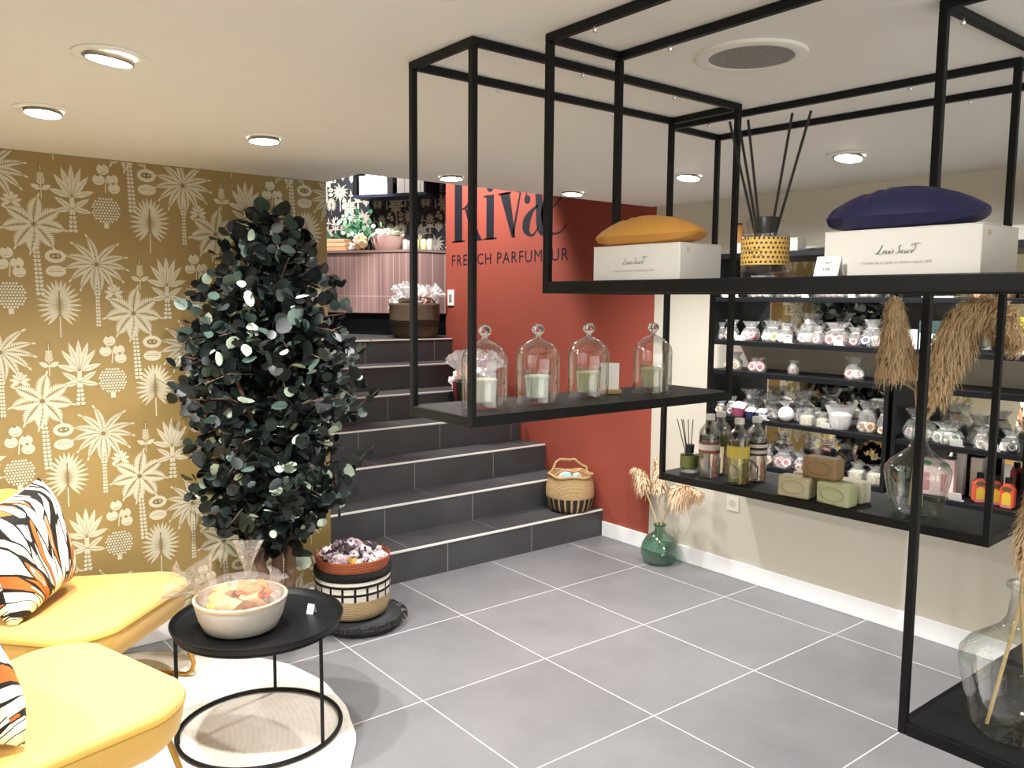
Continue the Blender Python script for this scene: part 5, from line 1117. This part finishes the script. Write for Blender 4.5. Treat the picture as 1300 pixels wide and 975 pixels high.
# ================================================================== UPPER LEVEL GOODS
t = thing('wall_cabinet', 'dark navy open shelf high on the upper wall', 'wall shelf', (0, 0, 0))
bx = MB(); quadbox(bx, .195, .925, .36, .62, 2.385, 2.41).build('bottom_board', mat('navy shelf', '#1c2440', .5), t)
bx = MB(); quadbox(bx, .195, .215, .36, .62, 2.41, 2.72).build('side_panel', M_NAVY, t); quadbox(MB(), .905, .925, .36, .62, 2.41, 2.72).build('side_panel', M_NAVY, t)
quadbox(MB(), .195, .925, .36, .62, 2.72, 2.745).build('top_board', M_NAVY, t)
for k, (a, w_, hh) in enumerate([(.235, .06, .17), (.30, .07, .21), (.375, .07, .20), (.45, .07, .20), (.62, .075, .20), (.70, .075, .22), (.78, .07, .21), (.855, .04, .2)]):
    o = quadbox(MB(), a, a+w_, .40, .5, 2.4105, 2.41+hh).build('white_carton', M_PAPER, None, bevel=.002); tag(o, 'white carton on the upper navy shelf, %s from the left' % ['first', 'second', 'third', 'fourth', 'fifth', 'sixth', 'seventh', 'eighth'][k], 'box', 'white cartons upstairs')
P = up(.19, .13, CT)
t = thing('folded_towels', 'stack of folded peach towels on the pink counter', 'towel', tuple(P), math.atan2(cdv.y, cdv.x))
for k, (m, hh) in enumerate([('#d9a680', 0), ('#e6c59b', .035), ('#dcb48c', .07)]):
    mb = MB(); pr = [(-.06, .002), (.045, .002), (.06, .010), (.063, .018), (.06, .027), (.045, .034), (-.06, .034)]; mb.prism(pr, -.12+.01*k, .12-.01*k, T=Matrix.Translation((0, 0, hh+.0005)) @ Matrix(((0, 0, 1, 0), (1, 0, 0, 0), (0, 1, 0, 0), (0, 0, 0, 1)))); mb.build('towel', mat('towel '+m, m, .95, bump=.5, bscale=200), t, bevel=.004)
P = up(.64, .22, CT)
t = thing('planter', 'pale pink planter bowl of white flowers on the pink counter', 'planter', tuple(P))
MB().lathe([(0, 0), (.10, 0), (.115, .02), (.135, .12), (.13, .128), (.125, .12), (0, .11)], 40).build('pot', mat('pale pink ceramic', '#c4a29a', .5), t, 50)
mb = MB(); crumbs(mb, .11, .13, 30, (3, 2), 77, .02, .035, .03, 2, .4); mb.build('flowers', [mat('cream flowers', '#e6e2d0', .8), mat('sage leaves', '#9aa889', .8)], t, 40)
P = up(.38, .16, CT); t = thing('soft_toy_pile', 'heap of cream wrapped goods beside the planter on the counter', 'gift', tuple(P)); mb = MB(); crumbs(mb, .07, .04, 16, (3, 1), 78, .025, .04, .07, 2, .3); mb.build('goods', [mat('cream tissue', '#f1dcae', .7), mat('white tissue', '#e9e4e2', .7)], t, 40)
P = up(-.03, .22, CT); t = thing('glass_bottle', 'tall green glass bottle with pale reeds on the far left of the pink counter', 'bottle', tuple(P)); mb = MB(); mb.shell([(.06, 0), (.075, .02), (.078, .12), (.05, .18), (.022, .22), (.02, .30)], 36); mb.build('body', M_GREENG, t, 60)
for k in range(3): MB().tube([(0, 0, .1), (-.03+.02*k, .04-.03*k, .52)], .004, 6).build('reed', M_STALK, t, 60)
P = up(.20, .40, CT); t = thing('leafy_plant', 'green leafy plant behind the peach towels', 'plant', tuple(P)); lmm = MB(); r = random.Random(23)
for i in range(150): leaf_disc(lmm, Vector((r.gauss(0, .07), r.gauss(0, .07), .16+abs(r.gauss(0, .07)))), Vector((r.gauss(-.5, .6), r.gauss(-.5, .6), r.gauss(.3, .5))), Vector((r.gauss(0, 1), r.gauss(0, 1), 1)), .022, r.choice((0, 1)), r)
lmm.build('leaves', [mat('bright leaf', '#3f7a55', .5), mat('pale bright leaf', '#8fc0a0', .5)], t, 60, fix=False); MB().lathe([(0, 0), (.05, 0), (.06, .08), (0, .08)], 24).build('pot', mat('dark planter', '#2a2825', .6), t, 50)
for k, (a, c) in enumerate([(.825, '#cfcac2'), (.88, '#d9d4c2'), (.935, '#c7c08c'), (1.00, '#d8cf9d'), (1.055, '#cfcab8')]):
    P = up(a-.02, .22, CT); t = thing('perfume_bottle', 'small pale bottle on the counter by the red wall, %s from the left' % ['first', 'second', 'third', 'fourth', 'fifth'][k], 'bottle', tuple(P), 0, 'small bottles on the pink counter'); MB().lathe([(0, 0), (.022, 0), (.024, .004), (.024, .085), (.012, .10), (0, .10)], 24).build('body', mat('pale bottle '+c, c, .2), t, 50); MB().lathe([(0, .10), (.012, .10), (.012, .13), (0, .13)], 18).build('cap', mat('dark jar lid', '#2b2624', .4), t, 50)

# ================================================================== PIECES OF PARTS
SUB = {'piping': ['seat'], 'wick': ['wax'], 'knob': ['dome'], 'rim': ['dome', 'body'], 'print': ['body', 'folded_card', 'label', 'carton'], 'sticker': ['body'], 'stamp': ['bar'], 'label_band': ['glass'], 'label': ['bottle'],
       'yellow_label': ['body'], 'dark_emblem': ['body'], 'flower_band': ['body'], 'green_emblem': ['carton'], 'flower_panel': ['carton'], 'lamp_lens': ['lamp_rim'], 'socket': ['plate'], 'rocker': ['plate'], 'tie': ['cellophane'],
       'round_label': ['cellophane'], 'lip': ['body'], 'emblem': ['carton'], 'white_foot': ['carton'], 'spout': ['pump'], 'fringe': ['body'], 'pattern_band': ['body'], 'top_ring': ['tray']}
for o in list(S.objects):
    p = o.parent; b = o.name.split('.')[0]
    if p is None or p.parent is not None or b not in SUB or p.get('kind') == 'structure': continue
    for want in SUB[b]:
        q = next((c for c in p.children if c.name.split('.')[0] == want and c is not o), None)
        if q and not (b == 'print' and want == 'label'): o.parent = q; break
